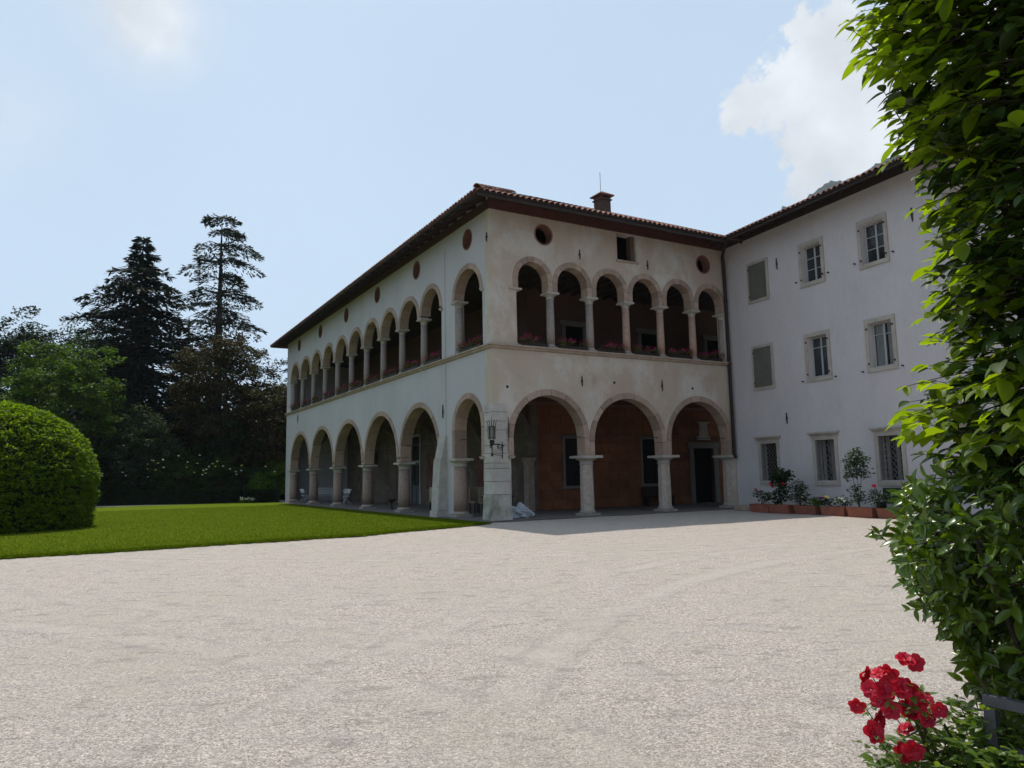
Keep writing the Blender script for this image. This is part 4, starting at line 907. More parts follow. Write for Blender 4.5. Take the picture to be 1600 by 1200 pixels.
def boxhedge(name, x0, x1, y0, y1, h, m, label, n, leaf=.12):
    root = thing(name, ((x0+x1)/2, (y0+y1)/2, 0), label, 'hedge')
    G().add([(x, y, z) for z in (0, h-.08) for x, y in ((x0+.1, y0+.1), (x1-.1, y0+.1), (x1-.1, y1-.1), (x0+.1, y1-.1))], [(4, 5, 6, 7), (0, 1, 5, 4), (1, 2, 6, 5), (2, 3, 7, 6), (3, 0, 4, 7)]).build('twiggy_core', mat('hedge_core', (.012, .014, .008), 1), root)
    p = rng.random((n, 3)); f = rng.random(n); p[f < .55, 1] = 0; p[f > .7, 2] = 1
    pts = p*np.array([x1-x0, y1-y0, h])+np.array([x0, y0, 0])+rng.normal(0, .03, (n, 3)); leafcloud(pts, leaf, m, 'foliage', root)
boxhedge('low_hedge', -32.5, -20.6, 56, 56.9, 1.05, M_DKG, 'long low clipped dark hedge at the end of the lawn', 14000)
boxhedge('low_hedge', -20.0, -17.5, 55.4, 56.2, .95, M_DKG, 'short clipped dark hedge against the far end of the villa', 6000)
broadleaf('bright_shrub', -19.2, 57.0, 2.4, 1.1, 1.0, 1.35, 1.05, 110, 50, .4, .13, M_BRIGHT, 'bright green shrub behind the short hedge by the villa', 'shrub', None, .05, .2)
broadleaf('bright_shrub', -18.2, 57.8, 3.2, 1.0, 1.0, 2.0, 1.2, 80, 50, .4, .13, M_GREEN, 'taller green shrub tucked against the villa corner', 'shrub', None, .05, .2)
fl = thing('white_flower_clump', (-19.8, 54.9, 0), 'low clump of white flowers at the lawn corner', 'flowers')
leafcloud(clumps(np.array([[-19.9, 54.9, .18], [-19.5, 54.9, .2]]), [.3, .3], 160), .10, M_GREEN, 'foliage', fl)
leafcloud(clumps(np.array([[-19.9, 54.8, .36], [-19.5, 54.8, .34], [-19.2, 54.9, .3]]), [.22, .2, .2], 60), .08, M_WHP, 'blooms', fl)['kind'] = 'stuff'
fl = thing('pale_shrub', (-31.2, 55.6, 0), 'small pale leaved plant at the left end of the low hedge', 'plant')
leafcloud(clumps(np.array([[-31.2, 55.6, .4], [-31.0, 55.6, .9]]), [.4, .35], 140), .14, M_BRIGHT, 'foliage', fl)
# far wood that closes the view behind the garden trees
cen = []
for k in range(900):
    x = random.uniform(-75, -2); h = 10+2.2*math.sin(x*.35)+1.6*math.sin(x*.9+1); cen.append((x, random.uniform(84, 92), random.uniform(0, h)))
for k in range(520):
    x = random.uniform(-40, -14); cen.append((x, random.uniform(64, 72), random.uniform(0, 8.6+1.5*math.sin(x*.8))))
pts = clumps(np.array(cen), np.full(len(cen), 1.7), 42)
o = leafcloud(pts, .75, M_WOODL, 'far_woodland', None); tag(o, 'dark mass of woodland closing the far end of the garden', 'woodland', kind='stuff')
# clipped dome
dome = thing('clipped_dome', (-19.2, 27.2, 0), 'huge bright green clipped dome-shaped hornbeam on the lawn', 'topiary')
trunk(dome, -19.2, 27.2, 3.4, .22)
nn_ = 30000; th = rng.random(nn_)*6.283; t = rng.random(nn_)
rr = 3.42; Hd = 4.62
zz = t*Hd
prof_r = np.where(zz < 1.8, rr*(1-.03*(1.8-zz)), rr*np.sqrt(np.clip(1-((zz-1.8)/(Hd-1.8))**2.1, 0, 1)))
kk = rng.random(nn_) < .32
zc2 = 1.8+(Hd-1.8)*np.sqrt(rng.random(nn_)); 
rad = np.where(kk, rr*np.sqrt(np.clip(1-((zc2-1.8)/(Hd-1.8))**2.1, 0, 1)), prof_r); zz = np.where(kk, zc2, zz)
bumpy = 1+.020*np.sin(th*17+zz*3)+.022*np.sin(th*41-zz*5)*np.sin(zz*13+th*9)+.018*np.sin(zz*9+th*5)+.018*np.sin(th*67+zz*11)*np.sin(zz*21-th*13)
inw_ = rng.random(nn_)**2*.30
pts = np.stack([-19.2+np.cos(th)*(rad*bumpy-inw_), 27.2+np.sin(th)*(rad*bumpy-inw_), zz*(1+.012*np.sin(th*13))+rng.normal(0, .03, nn_)], 1)
nrm = np.stack([np.cos(th), np.sin(th), (zz-1.6)*.45], 1); nrm = unit(nrm)
ax = rng.normal(0, .6, (nn_, 3))+nrm*.7+np.array([0, 0, -.35]); nr = nrm+rng.normal(0, .5, (nn_, 3))+np.array([0, 0, .9])
l = rng.uniform(.07, .15, nn_); V, F = quads(pts, ax, np.cross(ax, nr), l, l*.65)
nt_ = 2600; ta = rng.random(nt_)*6.283; tz = np.where(rng.random(nt_) < .45, 1.8+(Hd-1.8)*np.sqrt(rng.random(nt_)), rng.random(nt_)*2.2+.1)
tr = np.where(tz < 1.8, rr*(1-.03*(1.8-tz)), rr*np.sqrt(np.clip(1-((tz-1.8)/(Hd-1.8))**2.1, 0, 1)))+.03
ct = np.stack([-19.2+np.cos(ta)*tr, 27.2+np.sin(ta)*tr, tz], 1)
tp = clumps(ct, rng.uniform(.10, .19, nt_), 16, .40); m2 = len(tp); an = np.arctan2(tp[:, 1]-27.2, tp[:, 0]+19.2)
ax2 = rng.normal(0, .45, (m2, 3))+np.stack([np.cos(an), np.sin(an), np.full(m2, -.25)], 1)*.8; nr2 = rng.normal(0, .3, (m2, 3))+np.array([0, 0, 1.2])
l2 = rng.uniform(.08, .15, m2); V2, F2 = quads(tp, ax2, np.cross(ax2, nr2), l2, l2*.62)
F = np.concatenate([F, F2+len(V)]); V = np.concatenate([V, V2])
link('crown', npmesh('crown', V-np.array([-19.2, 27.2, 0]), F, M_TOPI), dome, (-19.2, 27.2, 0))
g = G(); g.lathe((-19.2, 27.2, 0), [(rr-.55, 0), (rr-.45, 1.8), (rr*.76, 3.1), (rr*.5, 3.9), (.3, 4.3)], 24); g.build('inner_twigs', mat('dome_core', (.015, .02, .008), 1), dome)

# ------------------------------------------------------------------ flower boxes on the loggia sills
def flowerbox(P, u, length, z, label, grp):
    c = P(u, .18, z); root = thing('flower_box', c, label, 'flower box', grp); 
    G().box(P, u-length/2, u+length/2, .04, .24, z+.002, z+.16).build('trough', M_DKW, root)
    n = 7; cent = np.array([P(u+random.uniform(-.48, .48)*length, .02+random.uniform(-.06, .12), z+.2+random.uniform(0, .16))[:] for k in range(n+3)])
    leafcloud(clumps(cent, np.full(len(cent), .17), 26), .07, M_GREEN, 'foliage', root)
    cent = cent+np.array([0, 0, .06])-np.array([nF.x, nF.y, 0])*.03
    leafcloud(clumps(cent, np.full(len(cent), .19), 22), .062, M_MAG, 'blooms', root, up=.1)['kind'] = 'stuff'
ordn = ['first', 'second', 'third', 'fourth', 'fifth', 'sixth', 'seventh', 'eighth', 'ninth', 'tenth']
for i in range(6):
    flowerbox(PF, (cF[i]+cF[i+1])/2, cF[i+1]-cF[i]-.5, 6.462, 'magenta flower box in the %s front loggia arch from the corner' % ordn[i], 'flower boxes on the loggia sills')
flowerbox(PL, 1.9, 1.9, 6.466, 'magenta flower box in the single side loggia arch next to the corner', 'flower boxes on the loggia sills')
for i in range(10):
    flowerbox(PL, (cL[i]+cL[i+1])/2, cL[i+1]-cL[i]-.7, 6.462*(1+.0005*(cL[i]+1)), 'magenta flower box in the %s arch of the long side row, from the near end' % ordn[i], 'flower boxes on the loggia sills')

# ------------------------------------------------------------------ wrought iron lantern on the corner pier
ln = thing('wall_lantern', PF(.40, -.1, 2.6), 'wrought iron lantern with spiky crown on a scrolled bracket at the corner pier', 'lantern')
L0 = PF(-.40, -.66, 2.72)   # lantern foot
arm0 = PF(.42, -.06, 2.70)
def scroll(c, r, a0, turns, ax1, ax2, n=18):
    return [c+(ax1*math.cos(a0+turns*6.283*k/n)+ax2*math.sin(a0+turns*6.283*k/n))*r*(1-.75*k/n) for k in range(n+1)]
av = (L0-arm0).normalized()
g = G(); g.tube([arm0, arm0.lerp(L0, .5)+Z*.04, L0], .02)
g.tube(scroll(arm0.lerp(L0, .22)-Z*.10, .10, math.pi/2, 1.2, av, Z), .016); g.tube(scroll(arm0.lerp(L0, .48)-Z*.07, .08, math.pi/2, -1.2, av, Z), .015)
g.tube(scroll(L0-Z*.07+av*.1, .09, math.pi/2, -1.2, av, Z), .015); g.tube([PF(.36, -.05, 2.25), PF(.36, -.05, 2.85)], .018)
g.tube([PF(.36, -.06, 2.3), PF(.15, -.3, 2.35), L0-Z*.35], .012); g.build('bracket', M_IRON, ln)
g = G(); g.lathe(L0, [(.03, -.42), (.05, -.36), (.02, -.3), (.02, -.05), (.07, 0), (.10, .12), (.05, .16)], 8); g.build('pendant', M_IRON, ln)
g = G()
for k in range(6):
    a = k*math.pi/3; e = Vector((math.cos(a), math.sin(a), 0)); b = L0
    g.tube([b+e*.08+Z*.15, b+e*.13+Z*.22, b+e*.14+Z*.62, b+e*.12+Z*.68], .011, 5)
    g.tube([b+e*.12+Z*.66, b+e*.16+Z*.8, b+e*.22+Z*.88], [.012, .01, .003], 5)
for z in (.22, .62):
    g.tube([L0+Vector((math.cos(k*math.pi/6), math.sin(k*math.pi/6), 0))*.14+Z*z for k in range(13)], .011, 5)
g.tube([L0+Z*.62, L0+Z*1.05], [.02, .003], 5); g.build('cage', M_IRON, ln)
g = G(); g.lathe(L0, [(.10, .2), (.115, .6)], 6); g.build('glass', mat('lantern_glass', (.05, .05, .045), .2, alpha=.6), ln)
G().tube([PF(.62, -.07, 2.85), PF(.62, -.09, 3.3), PF(.62, -.07, 3.75)], [.006, .03, .008]).build('pier_anchor', M_IRON, villa)

# ------------------------------------------------------------------ furniture in the porticoes
def bench(c, ang, label):
    root = thing('garden_bench', c, label, 'bench'); ca = Vector((math.cos(ang), math.sin(ang), 0)); cb = Vector((-ca.y, ca.x, 0)); B = lambda u, d, z: Vector(c)+ca*u+cb*d+Z*z
    for k in range(4): G().box(B, -.75, .75, -.3+k*.12, -.2+k*.12, .43, .455).build('seat_slat', M_WHITE, root)
    for k in range(4): G().box(B, -.75, .75, .22+k*.025, .245+k*.025, .55+k*.12, .64+k*.12).build('back_slat', M_WHITE, root)
    for x in (-.7, .7):
        g = G(); g.box(B, x-.03, x+.03, .2, .26, 0, .55); g.box(B, x-.03, x+.03, .25, .31, .55, 1.0); g.box(B, x-.03, x+.03, -.3, -.24, 0, .65); g.box(B, x-.035, x+.035, -.32, .25, .65, .69); g.box(B, x-.025, x+.025, -.24, .2, .38, .425); g.build('side_frame', M_WHITE, root)
bench(PL(28.6, 1.7, .05), AF, 'white slatted garden bench under the far side arches')
def xchair(c, ang, label):
    root = thing('folding_chair', c, label, 'chair', 'white folding chairs beside the bench'); ca = Vector((math.cos(ang), math.sin(ang), 0)); cb = Vector((-ca.y, ca.x, 0)); B = lambda u, d, z: Vector(c)+ca*u+cb*d+Z*z
    for x in (-.22, .22):
        G().tube([B(x, -.3, 0), B(x, .25, .95)], .018).build('leg', M_WHITE, root); G().tube([B(x*.9, .3, 0), B(x*.9, -.25, .5)], .018).build('leg', M_WHITE, root)
    for k in range(4): G().box(B, -.22, .22, -.22+k*.1, -.15+k*.1, .46, .48).build('seat_slat', M_WHITE, root)
    for k in range(3): G().box(B, -.22, .22, .16+k*.04, .18+k*.04, .68+k*.09, .75+k*.09).build('back_slat', M_WHITE, root)
xchair(PL(30.6, .9, .05), AF+1.9, 'white folding chair left of the bench, behind the farthest column')
xchair(PL(22.6, 1.5, .05), AF-1.4, 'white folding chair right of the bench')
xchair(PL(24.4, 1.9, .05), AF-1.1, 'white folding chair tucked between the bench and the right-hand chair')
ur = thing('planter_urn', PL(12.95, .95, .05), 'small dark iron bowl on a stand beside a pink column', 'urn')
G().lathe(PL(12.95, .95, .05), [(.12, 0), (.05, .04), (.035, .28), (.06, .32), (.2, .42), (.23, .52), (.20, .52), (.12, .42)], 12).build('bowl', M_IRON, ur, smooth=True)
def hchair(c, ang, label):
    root = thing('covered_chair', c, label, 'chair', 'beige covered chairs by the corner'); ca = Vector((math.cos(ang), math.sin(ang), 0)); cb = Vector((-ca.y, ca.x, 0)); B = lambda u, d, z: Vector(c)+ca*u+cb*d+Z*z
    G().box(B, -.23, .23, -.24, .2, .43, .5).build('seat', M_CHAIR, root, bevel=.02)
    G().taper(B, -.22, .22, .16, .22, .5, 1.12, .0, .01).build('backrest', M_CHAIR, root, bevel=.02)
    for x in (-.19, .19):
        for y in (-.2, .18): G().box(B, x-.025, x+.025, y-.025, y+.025, 0, .43).build('leg', M_DKW, root)
hchair(PL(5.4, 2.0, .05), AF+.1, 'high-backed beige chair on the left of the pair inside the corner arch')
hchair(PL(4.55, 2.0, .05), AF-.1, 'high-backed beige chair on the right of the pair inside the corner arch')
hchair(PL(7.9, 1.2, .05), AL, 'beige chair half hidden behind the pale buttress')
tb = thing('console_table', PF(1.5, 2.6, .05), 'dark wooden table in the shade behind the corner pier', 'table')
G().box(PF, 1.0, 2.2, 2.3, 2.9, .78, .83).build('tabletop', M_DKW, tb)
for a in (1.05, 2.1):
    for b in (2.35, 2.8): G().box(PF, a, a+.06, b, b+.06, .05, .78).build('leg', M_DKW, tb)
# crumpled plastic sheet
import bmesh
bm = bmesh.new(); bmesh.ops.create_icosphere(bm, subdivisions=4, radius=1)
for v in bm.verts:
    n = v.co.normalized(); k = 1+.16*math.sin(n.x*7+n.z*9)+.12*math.sin(n.y*13+n.x*5)+.08*math.sin(n.z*21+n.y*17); v.co = Vector((n.x*.42*k, n.y*.34*k, max(0, n.z*.42*k+.04)))
me = bpy.data.meshes.new('plastic_sheet'); bm.to_mesh(me); bm.free(); me.materials.append(M_BAG)
tag(link('plastic_sheet', me, None, PF(1.72, 1.0, .05)), 'crumpled pale plastic sheet on the floor beside the corner pier', 'plastic sheet')
bb = thing('wooden_bench', PF(11.6, 4.5, .05), 'dark wooden bench under the right-hand grilled window', 'bench')
G().box(PF, 10.8, 12.5, 4.35, 4.8, .46, .52).build('seat', M_DKW, bb); G().box(PF, 10.8, 12.5, 4.78, 4.83, .54, .95).build('backrest', M_DKW, bb)
for a in (10.85, 12.4): G().box(PF, a, a+.07, 4.38, 4.78, .05, .46).build('leg', M_DKW, bb)

# ------------------------------------------------------------------ planters along the wing
def planter(u, label, m=M_TERR, ln_=1.02):
    c = PR(u, -1.35, 0); root = thing('planter', c, label, 'planter', 'terracotta planters along the wing')
    g = G(); d0, d1 = -1.56, -1.16; t = .035; a, b = u-ln_/2, u+ln_/2
    g.hexa([PR(a+.03, d0+.03, 0.0), PR(b-.03, d0+.03, 0), PR(b-.03, d1-.03, 0), PR(a+.03, d1-.03, 0), PR(a, d0, .27), PR(b, d0, .27), PR(b, d1, .27), PR(a, d1, .27)])
    g.build('box', m, root); g = G()
    g.box(PR, a-.015, b+.015, d0-.015, d0+t, .272, .32); g.box(PR, a-.015, b+.015, d1-t, d1+.015, .272, .32); g.box(PR, a-.015, a+t, d0+t, d1-t, .272, .32); g.box(PR, b-t, b+.015, d0+t, d1-t, .272, .32); g.build('rim', m, root)
    G().box(PR, a+t, b-t, d0+t, d1-t, .272, .295).build('soil', M_SOIL, root)
def pplant(name, u, spec, m, leaf, label, stems, blooms=(), cat='plant', d=-1.36, z0=.29):
    """spec: list of (du, z, r, n) clumps"""
    c = PR(u, d, z0); root = thing(name, c, label, cat); g = G()
    for s in stems:
        g.tube([PR(u+q[0], d+q[2] if len(q) > 2 else d, q[1]) for q in s], [.016]+[.009]*(len(s)-1), 5)
    g.build('stem', M_STEM, root)
    pts = np.concatenate([clumps(np.array([PR(u+a, d+random.uniform(-.08, .08), z)[:]]), [r*1.05], int(n*1.6), .85) for a, z, r, n in spec]); leafcloud(pts, leaf, m, 'foliage', root)
    for a, z, r, mm_ in blooms:
        p = PR(u+a, d-.12, z); G().lathe(p, [(.01, -r*.8), (r*.8, -r*.3), (r, .1*r), (r*.7, r*.6), (r*.2, r*.5)], 8).build('bloom', mm_, root)
pu = [2.95, 4.0, 5.3, 6.55, 7.7, 8.9]
ptxt = ['terracotta planter nearest the inner corner', 'terracotta planter holding the tall red flowering shrub', 'terracotta planter with the small cream blooms', 'terracotta planter with the white flowers', 'terracotta planter under the thin potted tree', 'terracotta planter half hidden by the foreground laurel']
for u, t_ in zip(pu, ptxt): planter(u, t_)
for u in (10.1,): planter(u, 'terracotta planter farther right, hidden behind the foreground laurel')
pplant('rose_plant', 2.95, [(0, .6, .32, 120), (-.25, .75, .2, 60), (.25, .62, .2, 60)], M_DKG, .09, 'small dark rose with pink blooms in the leftmost planter', [[(0, .3), (.05, .7)], [(0, .3), (-.2, .8)]], [(-.15, .86, .05, M_RED), (.02, .8, .035, M_MAG)])
pplant('flowering_shrub', 4.0, [(0, 1.45, .34, 240), (-.2, 1.25, .28, 140), (.3, 1.4, .28, 140), (.1, 1.0, .3, 120), (0, .7, .33, 150), (-.3, .5, .25, 80)], M_DKG, .12, 'tall dark shrub with orange-red blooms in front of the left grilled window', [[(0, .3), (.03, .8), (.05, 1.4)], [(0, .3), (-.1, .9), (-.2, 1.3)]], [(-.36, 1.08, .08, M_RED), (-.3, 1.0, .06, M_RED), (.25, 1.12, .07, M_RED), (-.42, 1.15, .05, M_RED)])
pplant('dark_bush', 4.95, [(0, 1.0, .33, 260), (-.1, .7, .38, 260), (.15, .55, .33, 200)], M_DKG, .08, 'rounded dark bush right of the tall flowering shrub', [[(0, .3), (.0, .9)]], [(.2, .62, .05, M_YEL), (-.2, .5, .05, M_YEL)])
pplant('low_plant', 5.6, [(0, .45, .25, 120), (.25, .42, .2, 80)], M_GREEN, .09, 'low plant with cream blooms in the third planter', [[(0, .3), (0, .5)]], [(-.2, .5, .05, M_YEL)])
pplant('pansy_plant', 6.25, [(0, .5, .25, 110), (-.2, .5, .18, 60)], M_DKG, .08, 'low plant with yellow and crimson flowers left of the white flowers', [[(0, .3), (0, .5)]], [(-.22, .62, .06, M_MAG), (0, .66, .08, M_YEL), (.1, .63, .06, M_YEL)])
pplant('white_flower_plant', 6.85, [(0, .5, .26, 120), (.2, .48, .2, 70)], M_GREY, .08, 'plant covered in small white flowers', [[(0, .3), (0, .5)]], [(-.2, .5, .05, M_WHP), (0, .62, .05, M_WHP), (.12, .6, .05, M_WHP), (.2, .52, .05, M_WHP), (-.05, .42, .04, M_WHP)])
pplant('potted_tree', 7.55, [(0, 2.0, .32, 150), (-.28, 1.8, .28, 120), (.3, 1.9, .28, 120), (-.35, 1.45, .26, 90), (.32, 1.5, .28, 90), (0, 1.6, .35, 120), (.1, 2.2, .2, 60), (.05, .65, .3, 120), (-.1, .95, .2, 40)], M_GREY, .10, 'thin potted tree with small grey-green leaves on slender stems', [[(0, .3), (-.15, 1.2), (-.25, 1.8)], [(0, .3), (.02, 1.3), (.05, 2.1)], [(0, .3), (.15, 1.2), (.28, 1.9)]])
pplant('rose_plant', 8.35, [(0, .6, .33, 170), (-.2, .8, .22, 80), (.2, .65, .25, 80)], M_GREY, .08, 'grey-green rose with one crimson bloom on a tall stem', [[(0, .3), (-.03, .7), (-.05, 1.0)]], [(-.05, 1.05, .08, M_RED)])
pplant('rose_plant', 9.2, [(0, .6, .33, 170), (.2, .65, .25, 80)], M_DKG, .09, 'dark rose plant behind the laurel tips', [[(0, .3), (-.03, .7)]])
pplant('potted_shrub', 11.1, [(0, 1.65, .32, 220), (-.3, 1.55, .25, 120), (.3, 1.6, .25, 120)], M_DKG, .11, 'dark shrub top rising beside the fourth ground floor window', [[(0, .3), (0, 1.5)]])
tg = thing('iron_bench', PR(8.6, -.7, 0), 'dark green metal bench against the white wing wall', 'bench')
M_DGM = mat('dark_green_metal', (.012, .03, .025), .4)
G().box(PR, 7.7, 9.6, -.8, -.4, .45, .5).build('seat', M_DGM, tg); G().box(PR, 7.7, 9.6, -.36, -.32, .55, .95).build('backrest', M_DGM, tg)
for a in (7.75, 9.5): G().box(PR, a, a+.05, -.78, -.34, 0, .45).build('leg', M_DGM, tg)
G().box(PR, 1.1, 2.0, -1.2, -.7, 0, .22).build('kerb_stone', M_LEDGE, wing, bevel=.02)

# ------------------------------------------------------------------ foreground leaves
def leaf_template(wid, curl, fold, tipf, nseg=6):
    vs = []; fs = []
    for i in range(nseg+1):
        t = i/nseg; w_ = wid*math.sin(math.pi*min(1, t**tipf))**.8*.5 if 0 < i < nseg else .0
        z = -curl*t*t; vs += [(-w_, t, z+w_*fold), (0, t, z), (w_, t, z+w_*fold)]
    for i in range(nseg):
        a = i*3; fs += [(a, a+1, a+4, a+3), (a+1, a+2, a+5, a+4)]
    return np.array(vs), np.array(fs)
class Foliage:
    def __init__(s, tmpls, m, name): s.t = tmpls; s.m = m; s.it = []; s.name = name; s.me = []
    def leaf(s, p, ax, up, L): s.it.append((np.array(p), np.array(ax), np.array(up), L, random.randrange(len(s.t))))
    def finish(s, root, keep=280, key=None, pname='leaf', sname='foliage'):
        key = key or (lambda q: q[0][1]); its = sorted(s.it, key=key)
        for i, (v, f) in enumerate(s.t): me = npmesh(pname, v, f, s.m); me.shade_smooth(); s.me.append(me)
        groups = {i: [] for i in range(len(s.t))}
        for n, (p, ax, up, L, k) in enumerate(its):
            y = Vector(ax).normalized(); x = y.cross(Vector(up)); x = x.normalized() if x.length > 1e-4 else Vector((1, 0, 0)); z = x.cross(y)
            if n < keep:
                o = link(pname, s.me[k], root, p, Matrix((x, y, z)).transposed().to_quaternion()); o.scale = (L, L, L)
            else:
                M = np.array([x, y, z]); groups[k].append((s.t[k][0]*L)@M+p)
        V = []; F = []; b = 0
        for k, gs in groups.items():
            if gs:
                a = np.concatenate(gs); nv = len(s.t[k][0]); m_ = len(gs); F.append((s.t[k][1][None]+nv*np.arange(m_)[:, None, None]).reshape(-1, 4)+b); V.append(a); b += len(a)
        o0 = np.array(WP[root.name]); me = npmesh(sname, np.concatenate(V)-o0, np.concatenate(F), s.m); me.shade_smooth()
        link(sname, me, root, WP[root.name], kind='stuff')
def twig(F, g, p, d, length, nl, L, droop=.35, planar=True, spread=.9, rad=.0022, whorl=False):
    p = Vector(p); d = Vector(d).normalized(); pts = [p]; st = length/nl; side = d.cross(Z).normalized()
    for i in range(nl):
        d = (d+Vector((random.gauss(0, .07), random.gauss(0, .07), random.gauss(-.02, .05)))).normalized(); p = p+d*st; pts.append(p)
        s = (1 if i % 2 else -1); side = d.cross(Z); side = side.normalized() if side.length > .1 else Vector((1, 0, 0))
        if whorl: a = i*2.4; sv = (side*math.cos(a)+side.cross(d)*math.sin(a)); up = d+sv*.4+Z*.5
        else: sv = side*s; up = Z+Vector((random.gauss(0, .25), random.gauss(0, .25), 0))
        ax = d*(1-spread*.45)+sv*spread+Z*(-droop+random.gauss(0, .22))
        F.leaf(p, ax, up, L*random.uniform(.5, 1.25)*(1-.35*i/nl))
    F.leaf(p, d+Z*(-droop*.4), Z, L*.55)
    g.tube(pts, [rad*(1.4-.9*i/nl) for i in range(len(pts))], 4)
# hornbeam: the clipped column of the archway
hz = [3.9, 3.4, 3.19, 3.05, 2.95, 2.86, 2.77, 2.62, 2.55, 2.45, 2.33, 2.22, 2.07, 1.98, 1.89, 1.82, 1.77, 1.72, 1.68, 1.62, 1.5]
hx = [1.20, 1.20, 1.21, 1.22, 1.27, 1.30, 1.31, 1.34, 1.29, 1.38, 1.34, 1.36, 1.34, 1.33, 1.29, 1.23, 1.22, 1.22, 1.27, 1.42, 1.50]
def hedge_x(z): return float(np.interp(z, hz[::-1], hx[::-1]))
hb = thing('hornbeam_hedge', (1.9, 2.5, 0), 'tall hornbeam hedge end with backlit yellow-green leaves at the right edge', 'hedge')
T1 = [leaf_template(.50, c, f, .9) for c, f in ((.16, .35), (.28, .2), (.05, .5))]
FH = Foliage(T1, M_HORN, 'leaf'); FB = Foliage(T1, M_HORN2, 'shade_toned_leaf'); g = G()
for k in range(1040):
    z = random.uniform(1.55, 3.8); bx = hedge_x(z); ydepth = random.uniform(2.02, 2.95)
    over = abs(ydepth-2.4)*.55+max(0, ydepth-2.45)*.28
    tipx = bx+over+abs(random.gauss(0, .09))+(0 if random.random() < .5 else random.uniform(.05, .40))
    ln_ = random.uniform(.22, .42); dv = Vector((-1, random.gauss(-.1, .35), random.gauss(-.02, .28))).normalized()
    twig(FB if tipx > 1.42 and random.random() < .7 else FH, g, Vector((tipx, ydepth, z))-dv*ln_, dv, ln_, random.randint(5, 8), random.uniform(.08, .125), .25) if not (1.65 < z < 2.6 and tipx < bx+over+.12 and random.random() < .15) else None  # right-hand twigs mostly take the shade-darkened leaf colour
for k in range(900):   # deeper body of the hedge, its shade put into the leaf colour
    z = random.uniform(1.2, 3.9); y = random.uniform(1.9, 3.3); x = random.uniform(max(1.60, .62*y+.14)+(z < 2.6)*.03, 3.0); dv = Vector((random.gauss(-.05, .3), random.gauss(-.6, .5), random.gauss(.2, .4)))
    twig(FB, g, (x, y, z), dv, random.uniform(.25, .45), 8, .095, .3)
for k in range(900):   # unseen hedge growth right of the frame, added to shade the interior
    y = random.uniform(.3, 2.2); x = random.uniform(.74*y+.3, 3.2) if y > 1.6 else random.uniform(1.5, 3.2); z = random.uniform(.3, 4.6); dv = Vector((random.gauss(.2, .4), random.gauss(-.3, .5), random.gauss(.2, .4)))
    twig(FB, g, (x, y, z), dv, random.uniform(.2, .35), 6, .12, .3)
for k in range(1300):   # unseen hedge mass above the frame, added to shade the leaves below
    y = random.uniform(2.3, 3.7); z = random.uniform(2.05+.80*y, 5.6); x = random.uniform(1.40, 3.0); dv = Vector((random.gauss(0, .4), random.gauss(.0, .4), random.gauss(.4, .3)))
    twig(FB, g, (x, y, z), dv, random.uniform(.25, .45), 7, .11, .3)
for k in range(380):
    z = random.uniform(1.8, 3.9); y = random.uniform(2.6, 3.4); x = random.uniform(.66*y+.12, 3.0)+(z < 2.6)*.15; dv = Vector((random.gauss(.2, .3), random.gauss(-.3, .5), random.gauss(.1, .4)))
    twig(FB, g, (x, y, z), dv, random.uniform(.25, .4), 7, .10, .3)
for (x, y) in ((1.92, 2.45), (2.05, 2.7), (2.3, 2.5), (2.25, 2.95), (2.6, 2.8)):
    g.tube([(x, y, 0), (x+.03, y, 1.2), (x-.05, y+.04, 2.4), (x, y, 4.0)], [.035, .03, .022, .012], 6)
for k in range(60):
    z = random.uniform(1.3, 3.7); x = random.uniform(1.9, 2.6); y = random.uniform(2.2, 2.9); e = random.uniform(.2, .35)
    g.tube([(x, y, z), (x-e*.6, y+random.gauss(0, .1), z+.1), (x-e, y+random.gauss(0, .1), z+.18)], [.009, .006, .003], 5)
g.build('branches', M_BARK, hb)
FB.finish(hb, 0, sname='shade_toned_foliage')
FH.finish(hb, 290, key=lambda q: q[0][0]+.6*abs(q[0][1]-2.2)+(9 if q[0][2] > 3.1 or q[0][1] < 1.9 else 0))
# laurel below
lb = thing('laurel_shrub', (1.8, 2.4, 0), 'dense glossy dark green laurel shrub below the hornbeam', 'shrub')
T2 = [leaf_template(.40, c, f, .85) for c, f in ((.12, .5), (.25, .35), (.02, .6))]
FL = Foliage(T2, M_LAUR, 'leaf'); g = G()
lz = [0, .6, .82, .9, .97, 1.04, 1.1, 1.16, 1.31, 1.45, 1.53, 1.6, 1.64]
lx = [1.64, 1.52, 1.47, 1.44, 1.42, 1.38, 1.33, 1.27, 1.225, 1.21, 1.23, 1.34, 1.52]
for k in range(1050):
    z = random.uniform(.5, 1.60) if k < 860 else random.uniform(.05, .6); bx = float(np.interp(z, lz, lx)); y = random.uniform(2.0, 2.95)
    tipx = bx+abs(y-2.4)*.5+abs(random.gauss(0, .08))+(0 if random.random() < .55 else random.uniform(.03, .5))
    if random.random() < .35: tipx = random.uniform(bx+.1, 2.5)
    dv = Vector((-1, random.gauss(-.5, .4), random.gauss(.35, .35))).normalized(); ln_ = random.uniform(.12, .24)
    twig(FL, g, Vector((tipx, y, z))-dv*ln_, dv, ln_, random.randint(6, 9), random.uniform(.062, .088), .1, whorl=True, spread=.85)
for (x, y) in ((1.6, 2.3), (1.75, 2.5), (1.7, 2.7), (2.0, 2.4), (1.9, 2.8), (2.2, 2.6)):
    g.tube([(x, y, 0), (x-.04, y-.02, .5), (x-.08, y, 1.0), (x-.2, y, 1.4)], [.02, .016, .012, .005], 6)
    for q in range(9):
        z = .2+q*.13; a = random.uniform(2.2, 4.1); e = random.uniform(.08, .18)
        g.tube([(x-.03, y, z), (x-.03+math.cos(a)*e, y+math.sin(a)*e*.6, z+.16)], [.008, .003], 4)
g.build('branches', M_BARK, lb)
